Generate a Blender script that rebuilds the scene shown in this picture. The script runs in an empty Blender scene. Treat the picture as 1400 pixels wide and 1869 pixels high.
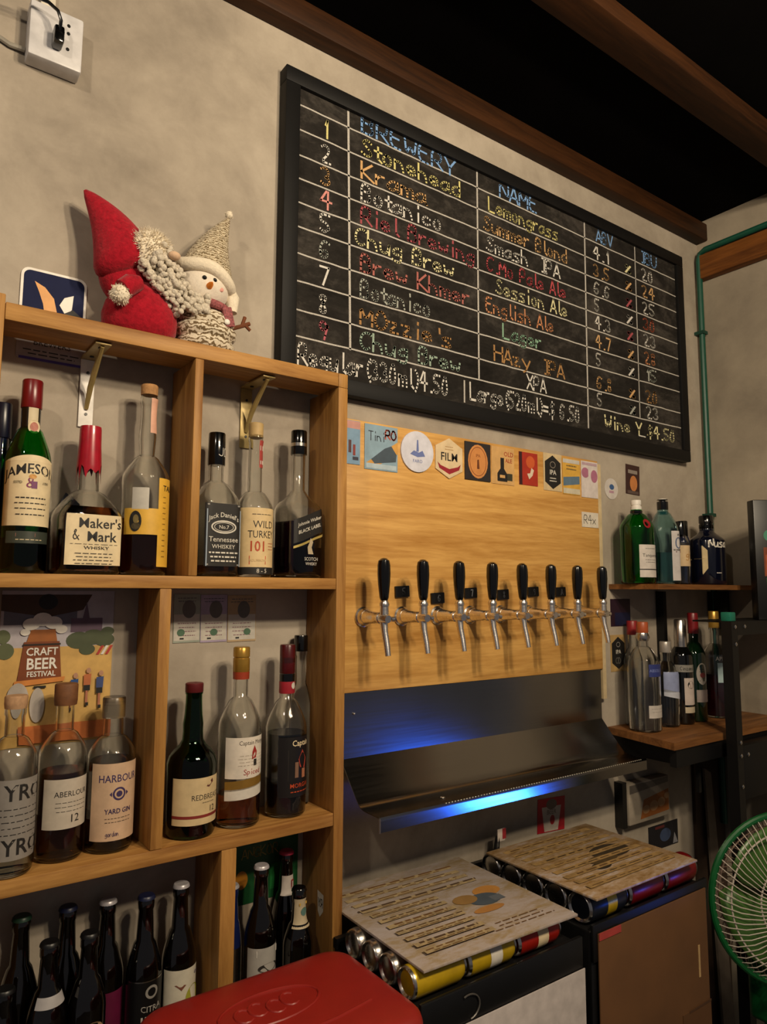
import bpy, bmesh, math, random
from mathutils import Vector, Matrix
R = math.radians
S = bpy.context.scene
COL = S.collection
rnd = random.Random(7)

# ------------------------------------------------------------------ camera
cam = bpy.data.objects.new('camera', bpy.data.cameras.new('camera'))
COL.objects.link(cam)
cam.data.sensor_fit = 'VERTICAL'
cam.data.sensor_height = 36.0
cam.data.lens = 1300.0 / 1869.0 * 36.0
cam.data.clip_start = 0.02
YAW, PIT, ROL = R(35.92), R(6.30), R(0.28)
f_ = Vector((math.sin(YAW)*math.cos(PIT), math.cos(YAW)*math.cos(PIT), math.sin(PIT)))
r0 = Vector((math.cos(YAW), -math.sin(YAW), 0)); u0 = r0.cross(f_)
r_ = r0*math.cos(ROL) + u0*math.sin(ROL); u_ = -r0*math.sin(ROL) + u0*math.cos(ROL)
cam.matrix_world = Matrix(((r_.x, u_.x, -f_.x, 0), (r_.y, u_.y, -f_.y, -1.4), (r_.z, u_.z, -f_.z, 1.45), (0, 0, 0, 1)))
S.camera = cam

# ------------------------------------------------------------------ light
def lamp(name, kind, loc, energy, color, size=.05, aim=None, sy=None, spot=None):
    d = bpy.data.lights.new(name, kind); d.energy = energy; d.color = color
    if kind == 'AREA':
        d.size = size
        if sy: d.shape = 'RECTANGLE'; d.size_y = sy
    else: d.shadow_soft_size = size
    o = bpy.data.objects.new(name, d); COL.objects.link(o); o.location = loc
    if aim is not None:
        o.rotation_euler = (Vector(aim)-Vector(loc)).to_track_quat('-Z', 'Y').to_euler()
    return o
WARM = (1.0, .82, .585)
for i, (dx, dz) in enumerate(((-.20, .07), (.16, .11), (.20, -.08), (-.10, -.12))):
    lamp('pendant_bulb', 'POINT', (.85+dx, -1.8, 2.5+dz), 29, WARM, .045)
lamp('side_bulb', 'POINT', (-.65, -1.3, 2.65), 24, (1.0, .84, .64), .04)
bl = lamp('blue_sign_light', 'AREA', (2.15, -1.12, .612), .042, (.02, .13, 1.0), .24, (1.2, -.17, .98), .09)
bl.data.spread = R(14)
w = bpy.data.worlds.new('room_dusk'); S.world = w; w.use_nodes = True
w.node_tree.nodes['Background'].inputs[0].default_value = (.70, .66, .68, 1)
w.node_tree.nodes['Background'].inputs[1].default_value = .11
S.view_settings.view_transform = 'Standard'; S.view_settings.look = 'None'
S.view_settings.exposure = 0.32; S.view_settings.gamma = 1.0
S.view_settings.use_curve_mapping = False

# ------------------------------------------------------------------ materials
def lin(h):
    h = h.lstrip('#'); c = [int(h[i:i+2], 16)/255 for i in (0, 2, 4)]
    return tuple(x/12.92 if x <= .04045 else ((x+.055)/1.055)**2.4 for x in c) + (1,)
_m = {}
def base(name):
    m = bpy.data.materials.new(name); m.use_nodes = True
    nt = m.node_tree; b = nt.nodes['Principled BSDF']
    return m, nt, b, nt.nodes, nt.links
def coords(nt, scale=(1, 1, 1)):
    tc = nt.nodes.new('ShaderNodeTexCoord'); mp = nt.nodes.new('ShaderNodeMapping')
    mp.inputs['Scale'].default_value = scale
    nt.links.new(tc.outputs['Object'], mp.inputs[0]); return mp.outputs[0]
def ramp(nt, src, stops):
    r = nt.nodes.new('ShaderNodeValToRGB'); e = r.color_ramp.elements
    while len(e) < len(stops): e.new(.5)
    for k, (p, c) in enumerate(stops): e[k].position = p; e[k].color = c
    nt.links.new(src, r.inputs[0]); return r.outputs[0]
def noise(nt, vec, scale, detail=4, rough=.55, dist=0):
    n = nt.nodes.new('ShaderNodeTexNoise'); n.inputs['Scale'].default_value = scale
    n.inputs['Detail'].default_value = detail; n.inputs['Roughness'].default_value = rough
    n.inputs['Distortion'].default_value = dist
    nt.links.new(vec, n.inputs['Vector']); return n.outputs[0]
def bump(nt, b, src, strength, dist=.002):
    n = nt.nodes.new('ShaderNodeBump'); n.inputs['Strength'].default_value = strength
    n.inputs['Distance'].default_value = dist
    nt.links.new(src, n.inputs['Height']); nt.links.new(n.outputs[0], b.inputs['Normal'])
def sc(c, k): return (min(1, c[0]*k), min(1, c[1]*k), min(1, c[2]*k), 1)
def P(h, rough=.5, metal=0, var=.12, vs=40, bmp=0, coat=0, spec=.5):
    k = (h, rough, metal, var, vs, bmp, coat, spec)
    if k in _m: return _m[k]
    m, nt, b, N, L = base('paint_'+h.lstrip('#')); c = lin(h)
    n = noise(nt, coords(nt), vs)
    L.new(ramp(nt, n, [(.3, sc(c, 1-var)), (.7, sc(c, 1+var))]), b.inputs['Base Color'])
    b.inputs['Roughness'].default_value = rough; b.inputs['Metallic'].default_value = metal
    b.inputs['Coat Weight'].default_value = coat; b.inputs['Specular IOR Level'].default_value = spec
    if bmp: bump(nt, b, n, bmp)
    _m[k] = m; return m
def GL(h, rough=.02, ior=1.45):
    k = ('glass', h, rough, ior)
    if k in _m: return _m[k]
    m, nt, b, N, L = base('glass_'+h.lstrip('#'))
    c = lin(h); n = noise(nt, coords(nt), 25)
    L.new(ramp(nt, n, [(.2, sc(c, .95)), (.8, c)]), b.inputs['Base Color'])
    b.inputs['Transmission Weight'].default_value = 1; b.inputs['Roughness'].default_value = rough
    b.inputs['IOR'].default_value = ior
    _m[k] = m; return m
def WOOD(name, light, dark, axis='x', grain=1.0, rough=.5, knots=True, coat=0.0, seam=None):
    k = ('wood', name, axis)
    if k in _m: return _m[k]
    m, nt, b, N, L = base(name); lo, hi = lin(dark), lin(light)
    s = {'x': (1.2, 14, 14), 'y': (14, 1.2, 14), 'z': (14, 14, 1.2)}[axis]
    v = coords(nt, s)
    n1 = noise(nt, v, 2.2*grain, 8, .62, .6); n2 = noise(nt, v, 14*grain, 5, .6)
    mx = N.new('ShaderNodeMath'); mx.operation = 'MULTIPLY_ADD'; mx.inputs[1].default_value = .35
    L.new(n2, mx.inputs[0]); L.new(n1, mx.inputs[2])
    col = ramp(nt, mx.outputs[0], [(.42, lo), (.62, tuple((a+q)/2 for a, q in zip(lo, hi))), (.82, hi)])
    if knots:
        kv = coords(nt, tuple(x*.33 for x in s)); kn = noise(nt, kv, 4.2, 2, .4, .8)
        kk = ramp(nt, kn, [(.66, (1, 1, 1, 1)), (.76, (.45, .36, .28, 1))])
        mm = N.new('ShaderNodeMix'); mm.data_type = 'RGBA'; mm.blend_type = 'MULTIPLY'; mm.inputs[0].default_value = .75
        L.new(col, mm.inputs[6]); L.new(kk, mm.inputs[7]); col = mm.outputs[2]
    L.new(col, b.inputs['Base Color']); b.inputs['Roughness'].default_value = rough
    b.inputs['Coat Weight'].default_value = coat; b.inputs['Coat Roughness'].default_value = .25; b.inputs['Specular IOR Level'].default_value = .22
    bump(nt, b, n2, .12, .001)
    _m[k] = m; return m
def CONC(name, a, c, d, seed=0.0, bm=.16):
    m, nt, b, N, L = base(name); v = coords(nt)
    mp = v.node; mp.inputs['Location'].default_value = (seed, seed*.7, seed*.3)
    n1 = noise(nt, v, 1.9, 6, .6, .5); n2 = noise(nt, v, 9, 9, .7, .25); n3 = noise(nt, v, 70, 3)
    mx = N.new('ShaderNodeMath'); mx.operation = 'MULTIPLY_ADD'; mx.inputs[1].default_value = .45
    L.new(n2, mx.inputs[0]); L.new(n1, mx.inputs[2])
    col = ramp(nt, mx.outputs[0], [(.50, lin(a)), (.72, lin(c)), (.92, lin(d))])
    L.new(col, b.inputs['Base Color']); b.inputs['Roughness'].default_value = .8
    b.inputs['Specular IOR Level'].default_value = .25
    bump(nt, b, n2, bm, .006)
    return m
def SLATE():
    m, nt, b, N, L = base('chalkboard_slate'); v = coords(nt, (1, 1, 1.6))
    n1 = noise(nt, v, 5, 6, .7, .8); n2 = noise(nt, v, 60, 4, .7)
    mx = N.new('ShaderNodeMath'); mx.operation = 'MULTIPLY_ADD'; mx.inputs[1].default_value = .3
    L.new(n2, mx.inputs[0]); L.new(n1, mx.inputs[2])
    L.new(ramp(nt, mx.outputs[0], [(.45, lin('171513')), (.66, lin('282522')), (.88, lin('4a4540'))]), b.inputs['Base Color'])
    b.inputs['Roughness'].default_value = .85; b.inputs['Specular IOR Level'].default_value = .15
    return m
def CHALK(h):
    k = ('chalk', h)
    if k in _m: return _m[k]
    m, nt, b, N, L = base('chalk_'+h); n = noise(nt, coords(nt), 260, 3, .7); c = lin(h)
    L.new(ramp(nt, n, [(.30, sc(c, .6)), (.45, sc(c, .95)), (.65, c)]), b.inputs['Base Color'])
    b.inputs['Roughness'].default_value = .95; b.inputs['Specular IOR Level'].default_value = .1
    _m[k] = m; return m
def STEEL(name='brushed_steel', col='8c8a88', rough=.18):
    k = ('steel', name)
    if k in _m: return _m[k]
    m, nt, b, N, L = base(name); n = noise(nt, coords(nt, (1, 40, 40)), 5, 3)
    n2 = noise(nt, coords(nt), 3, 2)
    c = lin(col)
    L.new(ramp(nt, n2, [(.3, sc(c, .8)), (.7, sc(c, 1.1))]), b.inputs['Base Color'])
    b.inputs['Metallic'].default_value = 1
    L.new(ramp(nt, n, [(.3, (rough*.9,)*3+(1,)), (.7, (rough*1.1,)*3+(1,))]), b.inputs['Roughness'])
    _m[k] = m; return m
def FUZZ(h, vs=120, var=.3, bmp=.6, stripe=None):
    k = ('fuzz', h, vs, stripe)
    if k in _m: return _m[k]
    m, nt, b, N, L = base('felt_'+h); v = coords(nt); n = noise(nt, v, vs, 4, .7); c = lin(h)
    col = ramp(nt, n, [(.3, sc(c, 1-var)), (.7, sc(c, 1+var))])
    if stripe:
        wv = N.new('ShaderNodeTexWave'); wv.bands_direction = 'Z'; wv.inputs['Scale'].default_value = stripe[1]
        wv.inputs['Distortion'].default_value = 9; wv.inputs['Detail'].default_value = 3; wv.inputs['Detail Scale'].default_value = 2.5
        L.new(v, wv.inputs['Vector'])
        rr = ramp(nt, wv.outputs[0], [(.34, lin(stripe[0])), (.48, (1, 1, 1, 1))])
        mm = N.new('ShaderNodeMix'); mm.data_type = 'RGBA'; mm.blend_type = 'MULTIPLY'; mm.inputs[0].default_value = 1
        L.new(col, mm.inputs[6]); L.new(rr, mm.inputs[7]); col = mm.outputs[2]
    L.new(col, b.inputs['Base Color']); b.inputs['Roughness'].default_value = .95
    b.inputs['Sheen Weight'].default_value = .15; b.inputs['Specular IOR Level'].default_value = .1
    bump(nt, b, n, bmp, .004)
    _m[k] = m; return m
def STAIN(name, a, c, d, s1=9, s2=60):
    m, nt, b, N, L = base(name); v = coords(nt, (1, 2.6, 1))
    n1 = noise(nt, v, s1, 5, .65, .4); n2 = noise(nt, v, s2, 4, .7)
    mx = N.new('ShaderNodeMath'); mx.operation = 'MULTIPLY_ADD'; mx.inputs[1].default_value = .5
    L.new(n2, mx.inputs[0]); L.new(n1, mx.inputs[2])
    L.new(ramp(nt, mx.outputs[0], [(.55, lin(a)), (.72, lin(c)), (.9, lin(d))]), b.inputs['Base Color'])
    b.inputs['Roughness'].default_value = .45
    return m

m_wall = CONC('concrete_plaster', '877d70', 'a4998a', 'b9ae9e')
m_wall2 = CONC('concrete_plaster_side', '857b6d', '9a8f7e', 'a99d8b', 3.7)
m_shx = WOOD('shelf_pine_long', 'b8894c', '7a4d22', 'x'); m_shz = WOOD('shelf_pine_upright', 'b08246', '764a20', 'z')
m_tap = WOOD('tap_board_plank', 'ddac62', 'a8722f', 'x', .8, .45, True, .1)
m_beam = WOOD('dark_beam', '43260f', '1c0e05', 'x', .7, .6, False)
m_beam2 = WOOD('side_beam', '824f22', '452510', 'y', .7, .6)
m_ceil = P('060505', .95, 0, .3, 6, 0, 0, .05)
m_floor = P('2c2826', .7, 0, .3, 8)
m_frame = P('0e0d0d', .6, 0, .15, 30, 0, 0, .25)
m_slate = SLATE(); m_steel = STEEL(); m_chrome = STEEL('tap_chrome', 'e6e2de', .26)
m_brass = P('ab955e', .4, .3); m_black = P('0b0b0c', .4); m_blackg = P('060606', .15, 0, .1, 40, 0, .4)
m_blackm = P('0d0d0e', .5, .3); m_white = P('e4dfd6', .45); m_cream = P('dcc9a2', .6); m_paper = P('d2ccc0', .6)
m_ink = P('1a1715', .6); m_cork = P('a77b4d', .85, 0, .25, 160, .3); m_red = P('8e1512', .35); m_gold = P('b98f3e', .3, .6)
m_silver = STEEL('foil_silver', 'cfcac4', .25); m_amber = GL('b0581c', .0, 1.33); m_dkamber = GL('b0602a', 0, 1.33)
m_clear = GL('f6f7f5'); m_ggreen = GL('3fae4a'); m_dgreen = GL('1c5a26'); m_aqua = GL('c8e8ec')
m_beer = P('060403', .06, 0, .2, 20, 0, .6); m_wine = P('080908', .07, 0, .2, 20, 0, .6)

# ------------------------------------------------------------------ geometry helper
class G:
    def __init__(self): self.bm = bmesh.new(); self.mats = []; self.cur = 0
    def m(self, mat):
        if mat not in self.mats: self.mats.append(mat)
        self.cur = self.mats.index(mat); return self
    def face(self, vs):
        try:
            f = self.bm.faces.new(vs); f.material_index = self.cur; return f
        except ValueError: return None
    def box(self, x0, x1, y0, y1, z0, z1, bev=0, seg=2, mtx=None):
        vs = [self.bm.verts.new(p) for p in ((x0, y0, z0), (x1, y0, z0), (x1, y1, z0), (x0, y1, z0), (x0, y0, z1), (x1, y0, z1), (x1, y1, z1), (x0, y1, z1))]
        fs = [self.face([vs[i] for i in q]) for q in ((3, 2, 1, 0), (4, 5, 6, 7), (0, 1, 5, 4), (1, 2, 6, 5), (2, 3, 7, 6), (3, 0, 4, 7))]
        if bev:
            es = list({e for f in fs for e in f.edges})
            r = bmesh.ops.bevel(self.bm, geom=es, offset=bev, segments=seg, affect='EDGES', profile=.5)
            vs = list({v for f in r['faces'] for v in f.verts} | {v for v in vs if v.is_valid})
            for f in r['faces']: f.material_index = self.cur
        if mtx is not None: bmesh.ops.transform(self.bm, matrix=mtx, verts=[v for v in vs if v.is_valid])
        return self
    def rings(self, rings, cap0=True, cap1=True, closed=True):
        R_ = [[self.bm.verts.new(p) for p in ring] for ring in rings]
        n = len(R_[0])
        for a, b in zip(R_, R_[1:]):
            for i in range(n if closed else n-1):
                j = (i+1) % n; self.face((a[i], a[j], b[j], b[i]))
        if cap0: self.face(R_[0][::-1])
        if cap1: self.face(R_[-1])
        return self
    def lathe(self, prof, seg=32, mtx=None, cap0=True, cap1=True, asp=1.0):
        rg = []
        for p in prof:
            r, z = p[0], p[1]; sq = p[2] if len(p) > 2 else 0
            ring = []
            for i in range(seg):
                q = 2*math.pi*i/seg; x, y = cross(max(r, 1e-5), sq, q, asp); v = Vector((x, y, z))
                ring.append(mtx @ v if mtx is not None else v)
            rg.append(ring)
        return self.rings(rg, cap0, cap1)
    def tube(self, pts, r, seg=8, cap=True):
        pts = [Vector(p) for p in pts]; rr = r if isinstance(r, (list, tuple)) else [r]*len(pts)
        t = (pts[1]-pts[0]).normalized(); n = t.orthogonal().normalized(); rg = []
        closed = (pts[0]-pts[-1]).length < 1e-6
        for i, p in enumerate(pts):
            a = pts[max(i-1, 0)]; b = pts[min(i+1, len(pts)-1)]
            if closed and i in (0, len(pts)-1): a, b = pts[-2], pts[1]
            t = (b-a).normalized(); n = (n - t*n.dot(t)).normalized(); bi = t.cross(n)
            rg.append([p + (n*math.cos(2*math.pi*k/seg)+bi*math.sin(2*math.pi*k/seg))*rr[i] for k in range(seg)])
        return self.rings(rg, cap and not closed, cap and not closed)
    def ball(self, c, r, u=12, v=8, s=(1, 1, 1), mtx=None):
        M = Matrix.Translation(c) @ (mtx if mtx is not None else Matrix.Identity(4)) @ Matrix.Diagonal((r*s[0], r*s[1], r*s[2], 1))
        q = bmesh.ops.create_uvsphere(self.bm, u_segments=u, v_segments=v, radius=1, matrix=M)
        for f in {f for w_ in q['verts'] for f in w_.link_faces}: f.material_index = self.cur
        return self
    def poly(self, pts): self.face([self.bm.verts.new(p) for p in pts]); return self
    def slab(self, pts, d):           # pts counter-clockwise seen against d
        d = Vector(d); a = [Vector(p) for p in pts]
        return self.rings([a, [p+d for p in a]])
    def add(self, verts, faces):
        V = [self.bm.verts.new(v) for v in verts]
        for q in faces: self.face([V[i] for i in q])
        return self
    def build(self, name, parent=None, mat=None, smooth=35, loc=None):
        bmesh.ops.remove_doubles(self.bm, verts=self.bm.verts, dist=1e-7)
        me = bpy.data.meshes.new(name); self.bm.normal_update(); 
        self.bm.to_mesh(me); self.bm.free()
        for q in ([mat] if mat is not None else self.mats): me.materials.append(q)
        if smooth:
            for p in me.polygons: p.use_smooth = True
            me.set_sharp_from_angle(angle=R(smooth))
        o = bpy.data.objects.new(name, me); COL.objects.link(o)
        if parent is not None: o.parent = parent
        if loc is not None: o.location = loc
        return o
def cross(r, sq, q, asp=1.0):         # section of a bottle, q = 0 faces the bar (-y)
    s, c = math.sin(q), -math.cos(q)
    if sq > 0:
        n = 2+sq*7; k = r/((abs(s)**n+abs(c)**n)**(1/n))
    else: k = r
    return k*s, k*c*asp
def tag(o, label, cat, group=None):
    o['label'] = label; o['category'] = cat
    if group: o['group'] = group
    return o
def thing(name, label, cat, loc, rz=0, group=None):
    o = bpy.data.objects.new(name, None); COL.objects.link(o); o.empty_display_size = .02
    o.location = loc; o.rotation_euler = (0, 0, rz); return tag(o, label, cat, group)
def struct(o): o['kind'] = 'structure'; return o
_tx = {}
def txt(s, bold=0.0):
    if (s, bold) in _tx: return _tx[(s, bold)]
    cu = bpy.data.curves.new('tmp', 'FONT'); cu.body = s; cu.size = 1; cu.align_x = 'CENTER'; cu.resolution_u = 2; cu.offset = bold
    o = bpy.data.objects.new('tmp', cu); COL.objects.link(o)
    dg = bpy.context.evaluated_depsgraph_get(); e = o.evaluated_get(dg); me = e.to_mesh()
    out = ([(v.co.x, v.co.y-.35) for v in me.vertices], [tuple(p.vertices) for p in me.polygons])
    e.to_mesh_clear(); bpy.data.objects.remove(o); bpy.data.curves.remove(cu)
    _tx[(s, bold)] = out; return out

# stroke lettering for hand-written signs: pairs of digits x,y; base line y=2, capitals to 9, small letters to 6
GLY = {'A': '02 39 62;14 54', 'B': '02 09 49 57 46 06;46 54 53 42 02', 'C': '68 49 18 05 13 32 53', 'D': '02 09 39 66 64 32 02', 'F': '59 09 02;06 46', 'G': '58 29 05 03 22 52 55 35', 'J': '59 54 42 22 03', 'O': '29 06 04 22 42 64 66 49 29', 'Q': '29 05 22 52 65 49 29;43 62', 'T': '09 69;39 32', 'E': '59 09 02 52;06 46',
'H': '02 09;62 69;06 66', 'I': '19 59;39 32;12 52', 'K': '02 09;59 05 62', 'L': '09 02 52', 'M': '02 09 34 69 62', 'N': '02 09 62 69', 'P': '02 09 49 58 56 45 05',
'R': '02 09 49 58 56 45 05;25 62', 'S': '58 39 18 17 45 54 53 32 03', 'U': '09 04 22 42 64 69', 'V': '09 32 69', 'W': '09 12 36 52 69', 'X': '02 69;09 62', 'Y': '09 35 69;35 32', 'Z': '09 59 02 62',
'a': '56 26 04 03 22 43 56 53 62', 'b': '09 02 42 54 46 05', 'c': '55 26 04 22 53', 'd': '56 26 04 22 42 54;59 52', 'e': '04 54 46 16 04 22 53', 'f': '58 39 27 22;06 46', 'g': '56 26 04 23 54;56 51 30 01',
'h': '09 02;05 26 45 52', 'i': '26 22;28 29', 'j': '36 31 10', 'k': '09 02;46 04 52', 'l': '29 23 42', 'm': '06 02;05 16 35 32;35 56 65 62', 'n': '06 02;05 26 45 52', 'o': '26 04 22 42 54 46 26', 'p': '06 00;06 36 55 43 03',
'r': '06 02;04 26 46', 's': '56 26 05 44 52 02', 't': '28 23 42;06 46', 'u': '06 03 22 43 56;56 52', 'v': '06 32 66', 'w': '06 12 35 52 66', 'x': '06 52;56 02', 'y': '06 33;66 31 10', 'z': '06 56 02 52',
'1': '27 39 32', '2': '08 29 48 46 02 52', '3': '08 29 48 46 25 45 53 22 03', '4': '39 05 65;49 42', '5': '59 09 06 36 54 43 22 03', '6': '58 29 06 03 22 43 45 25 04', '7': '09 59 22', '8': '26 08 29 48 26 03 22 43 26', '9': '57 29 07 25 46 58 32', '0': '29 06 03 22 43 46 39 29',
'%': '59 02;19 08 27 19;44 53 42 33 44', '.': '22 32', '(': '49 27 24 41', ')': '19 37 34 11', '|': '30 39', '=': '06 56;04 54', '$': '58 38 17 36 54 43 23 03;39 31', "'": '39 37', '&': '52 17 29 38 04 22 55', '?': '08 29 47 35 34;32 31'}
def stroke(s, x, z, h, wid, stretch=1.0, slope=0.0, jit=.012):
    """ribbons in (u,v): text starting at x, base line z"""
    V, F = [], []; cw = h/9*stretch; cx = x
    for ch in s:
        if ch == ' ': cx += cw*5; continue
        for st in GLY.get(ch, '02 62').split(';'):
            pts = [(int(p[0]), int(p[1])-2) for p in st.split()]
            pts = [(cx+p[0]*cw+rnd.uniform(-jit, jit)*h, z+p[1]*h/7+slope*(cx-x+p[0]*cw)+rnd.uniform(-jit, jit)*h) for p in pts]
            if len(pts) > 3:                                  # one corner-cutting pass
                q = [pts[0]]
                for a, b in zip(pts, pts[1:]):
                    q += [(a[0]*.75+b[0]*.25, a[1]*.75+b[1]*.25), (a[0]*.25+b[0]*.75, a[1]*.25+b[1]*.75)]
                pts = q+[pts[-1]]
            for a, b in zip(pts, pts[1:]):
                dx, dz = b[0]-a[0], b[1]-a[1]; l = math.hypot(dx, dz) or 1e-6
                ex, ez = dx/l*wid*.35, dz/l*wid*.35; nx, nz = -dz/l*wid/2, dx/l*wid/2; k = len(V)
                V += [(a[0]-ex+nx, a[1]-ez+nz), (a[0]-ex-nx, a[1]-ez-nz), (b[0]+ex-nx, b[1]+ez-nz), (b[0]+ex+nx, b[1]+ez+nz)]
                F.append((k, k+1, k+2, k+3))
        cx += cw*(7.6 if ch in 'MWmw' else 4.5 if ch in "ilI1.'|()t" else 5.8 if ch in 'rfj' else 7)
    return V, F, cx-x

# flat artwork: shapes laid over one another on a vertical sheet (local x, z), or on a lying sheet (x, y)
class Art:
    def __init__(self, y=0.0, flat=False): self.g = G(); self.y = y; self.k = 0; self.flat = flat; self.map = None
    def pt(self, u, v):
        d = self.y-(self.k+1)*.00012
        if self.map: return self.map(u, v, (self.k+1)*.00012)
        return (u, v, -d) if self.flat else (u, d, v)
    def poly(self, mat, pts): self.g.m(mat).poly([self.pt(*p) for p in pts]); self.k += 1; return self
    def rect(self, mat, cx, cz, w_, h): return self.poly(mat, [(cx-w_/2, cz-h/2), (cx+w_/2, cz-h/2), (cx+w_/2, cz+h/2), (cx-w_/2, cz+h/2)])
    def ell(self, mat, cx, cz, a, b, n=20): return self.poly(mat, [(cx+a*math.cos(2*math.pi*i/n), cz+b*math.sin(2*math.pi*i/n)) for i in range(n)])
    def ring(self, mat, cx, cz, a, b, t, n=24):
        self.g.m(mat)
        for i in range(n):
            p, q = 2*math.pi*i/n, 2*math.pi*(i+1)/n
            self.g.poly([self.pt(cx+(a-t)*math.cos(p), cz+(b-t)*math.sin(p)), self.pt(cx+a*math.cos(p), cz+b*math.sin(p)), self.pt(cx+a*math.cos(q), cz+b*math.sin(q)), self.pt(cx+(a-t)*math.cos(q), cz+(b-t)*math.sin(q))])
        self.k += 1; return self
    def text(self, mat, s, cx, cz, size, bold=.0, sx=1.0, slope=0.0, arc=0.0):
        V, F = txt(s, bold); self.g.m(mat)
        self.g.add([self.pt(cx+x*size*sx, cz+y*size+slope*x*size*sx-arc*(x*size*sx)**2) for x, y in V], F); self.k += 1; return self
    def lines(self, mat, cx, cz, w_, n, gap, t, rag=.2):
        self.g.m(mat)
        for i in range(n):
            ww = w_*(1-rnd.uniform(0, rag)); x = cx-ww/2; z = cz-i*gap
            while x < cx+ww/2-1e-6:
                l = min(rnd.uniform(.06, .16)*w_, cx+ww/2-x)
                self.g.poly([self.pt(x, z-t/2), self.pt(x+l, z-t/2), self.pt(x+l, z+t/2), self.pt(x, z+t/2)]); x += l+.035*w_
        self.k += 1; return self
    def strokes(self, mat, s, x, z, h, wid, stretch=1, slope=0):
        V, F, _ = stroke(s, x, z, h, wid, stretch, slope); self.g.m(mat); self.g.add([self.pt(*p) for p in V], F); self.k += 1; return self
    def done(self, name, parent): return self.g.build(name, parent, smooth=0)

# ------------------------------------------------------------------ the room
struct(G().m(m_wall).box(-.9, 2.6, 0, .12, 0, 2.85).build('wall_back', smooth=0))
struct(G().m(m_wall2).box(2.484, 2.6, -1.0, 0, 0, 2.85).build('wall_right', smooth=0))
struct(G().m(m_floor).box(-1.2, 2.8, -3.2, .12, -.1, 0).build('floor', smooth=0))
struct(G().m(m_ceil).box(-1.2, 2.8, -3.2, .12, 2.85, 3.0).build('ceiling', smooth=0))
struct(G().m(m_beam).box(-.9, 2.484, -.046, 0, 2.765, 2.832, .005).build('trim_1'))
struct(G().m(m_beam).box(-.9, 2.484, -.468, -.380, 2.80, 2.848, .005).build('trim_2'))
struct(G().m(m_beam2).box(2.448, 2.484, -1.0, -.022, 2.612, 2.705, .005).build('trim_3'))
g = G().m(P('0d4a3a', .45))
pp = [(2.455, -.022, .66), (2.455, -.022, 2.69), (2.458, -.026, 2.712), (2.452, -.05, 2.72), (2.45, -.98, 2.725)]
g.tube(pp, .0105, 10)
for z in (1.1, 1.72, 2.4): g.m(P('0a3a2e', .5)).box(2.44, 2.47, -.036, 0, z, z+.012)
tag(g.build('conduit_pipe'), 'dark green pipe running up the corner and along above the side beam', 'pipe')

# ------------------------------------------------------------------ wooden bottle shelf
sh = thing('wooden_shelf', 'pine pigeonhole shelf unit on the wall holding liquor and beer bottles', 'shelf', (0, 0, 0))
D = -.125
def plank(name, x0, x1, z0, z1, mat, y0=D, y1=-.0012):
    return G().m(mat).box(x0, x1, y0, y1, z0, z1, .0018).build(name, sh)
G().m(m_shz).box(.8025, .826, D, -.0012, .60, 1.888, .0015).box(.8025, .826, D, -.036, 1.8882, 1.919, .0015).build('side_panel', sh); plank('side_panel', .133, .156, .60, 1.932, m_shz)
plank('shelf_board', .1565, .802, 1.889, 1.919, m_shx, D, -.036); plank('shelf_board', .1565, .802, 1.452, 1.475, m_shx)
plank('shelf_board', .1565, .802, .976, 1.001, m_shx); plank('shelf_board', .1565, .802, .62, .645, m_shx)
plank('divider', .481, .498, 1.4755, 1.8885, m_shz); plank('divider', .430, .4515, 1.0015, 1.4515, m_shz); plank('divider', .562, .592, .6455, .9755, m_shz)
a = Art(); a.map = lambda u, v, d: (.8022-d-.0003, -.079+u, .811+v)
a.poly(m_paper, [(-.012, .02), (.012, .024), (.010, -.016), (.002, -.026), (-.011, -.012)]); a.strokes(m_ink, 'RY', -.008, -.006, .016, .002, .7)
o = a.done('sticker', sh); o['label'] = 'torn white sticker'
def bracket(x, colv, label, holes=True):
    t = thing('shelf_bracket', label, 'bracket', (x, 0, 1.888), 0, 'angle brackets under the top board')
    G().m(m_brass).box(-.014, .014, -.112, -.001, -.0045, -.001, .0008).build('top_arm', t)
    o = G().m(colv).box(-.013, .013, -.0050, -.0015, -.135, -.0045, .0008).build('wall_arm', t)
    G().m(m_brass).tube([(0, -.104, -.006), (0, -.06, -.038), (0, -.03, -.064), (0, -.006, -.10)], [.004, .0055, .0055, .004], 8).build('brace', t)
    for yy in (-.03, -.09): G().m(m_black).lathe([(.004, -.0062), (.004, -.0045)], 10, Matrix.Translation((.0, yy, 0))).build('screw', t)
    for zz in (-.03, -.11): G().m(m_black).lathe([(.0028, 0), (.0028, .002)], 10, Matrix.Translation((0, -.0045, zz)) @ Matrix.Rotation(R(90), 4, 'X')).build('screw', t)
bracket(.316, P('f1ede6', .4), 'brass shelf bracket with reflection painted white on wall arm above the red wax bottle')  # wall arm: glossy reflection put into its colour as plain white
bracket(.643, m_brass, 'all-brass shelf bracket under the right end of the top board')

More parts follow.
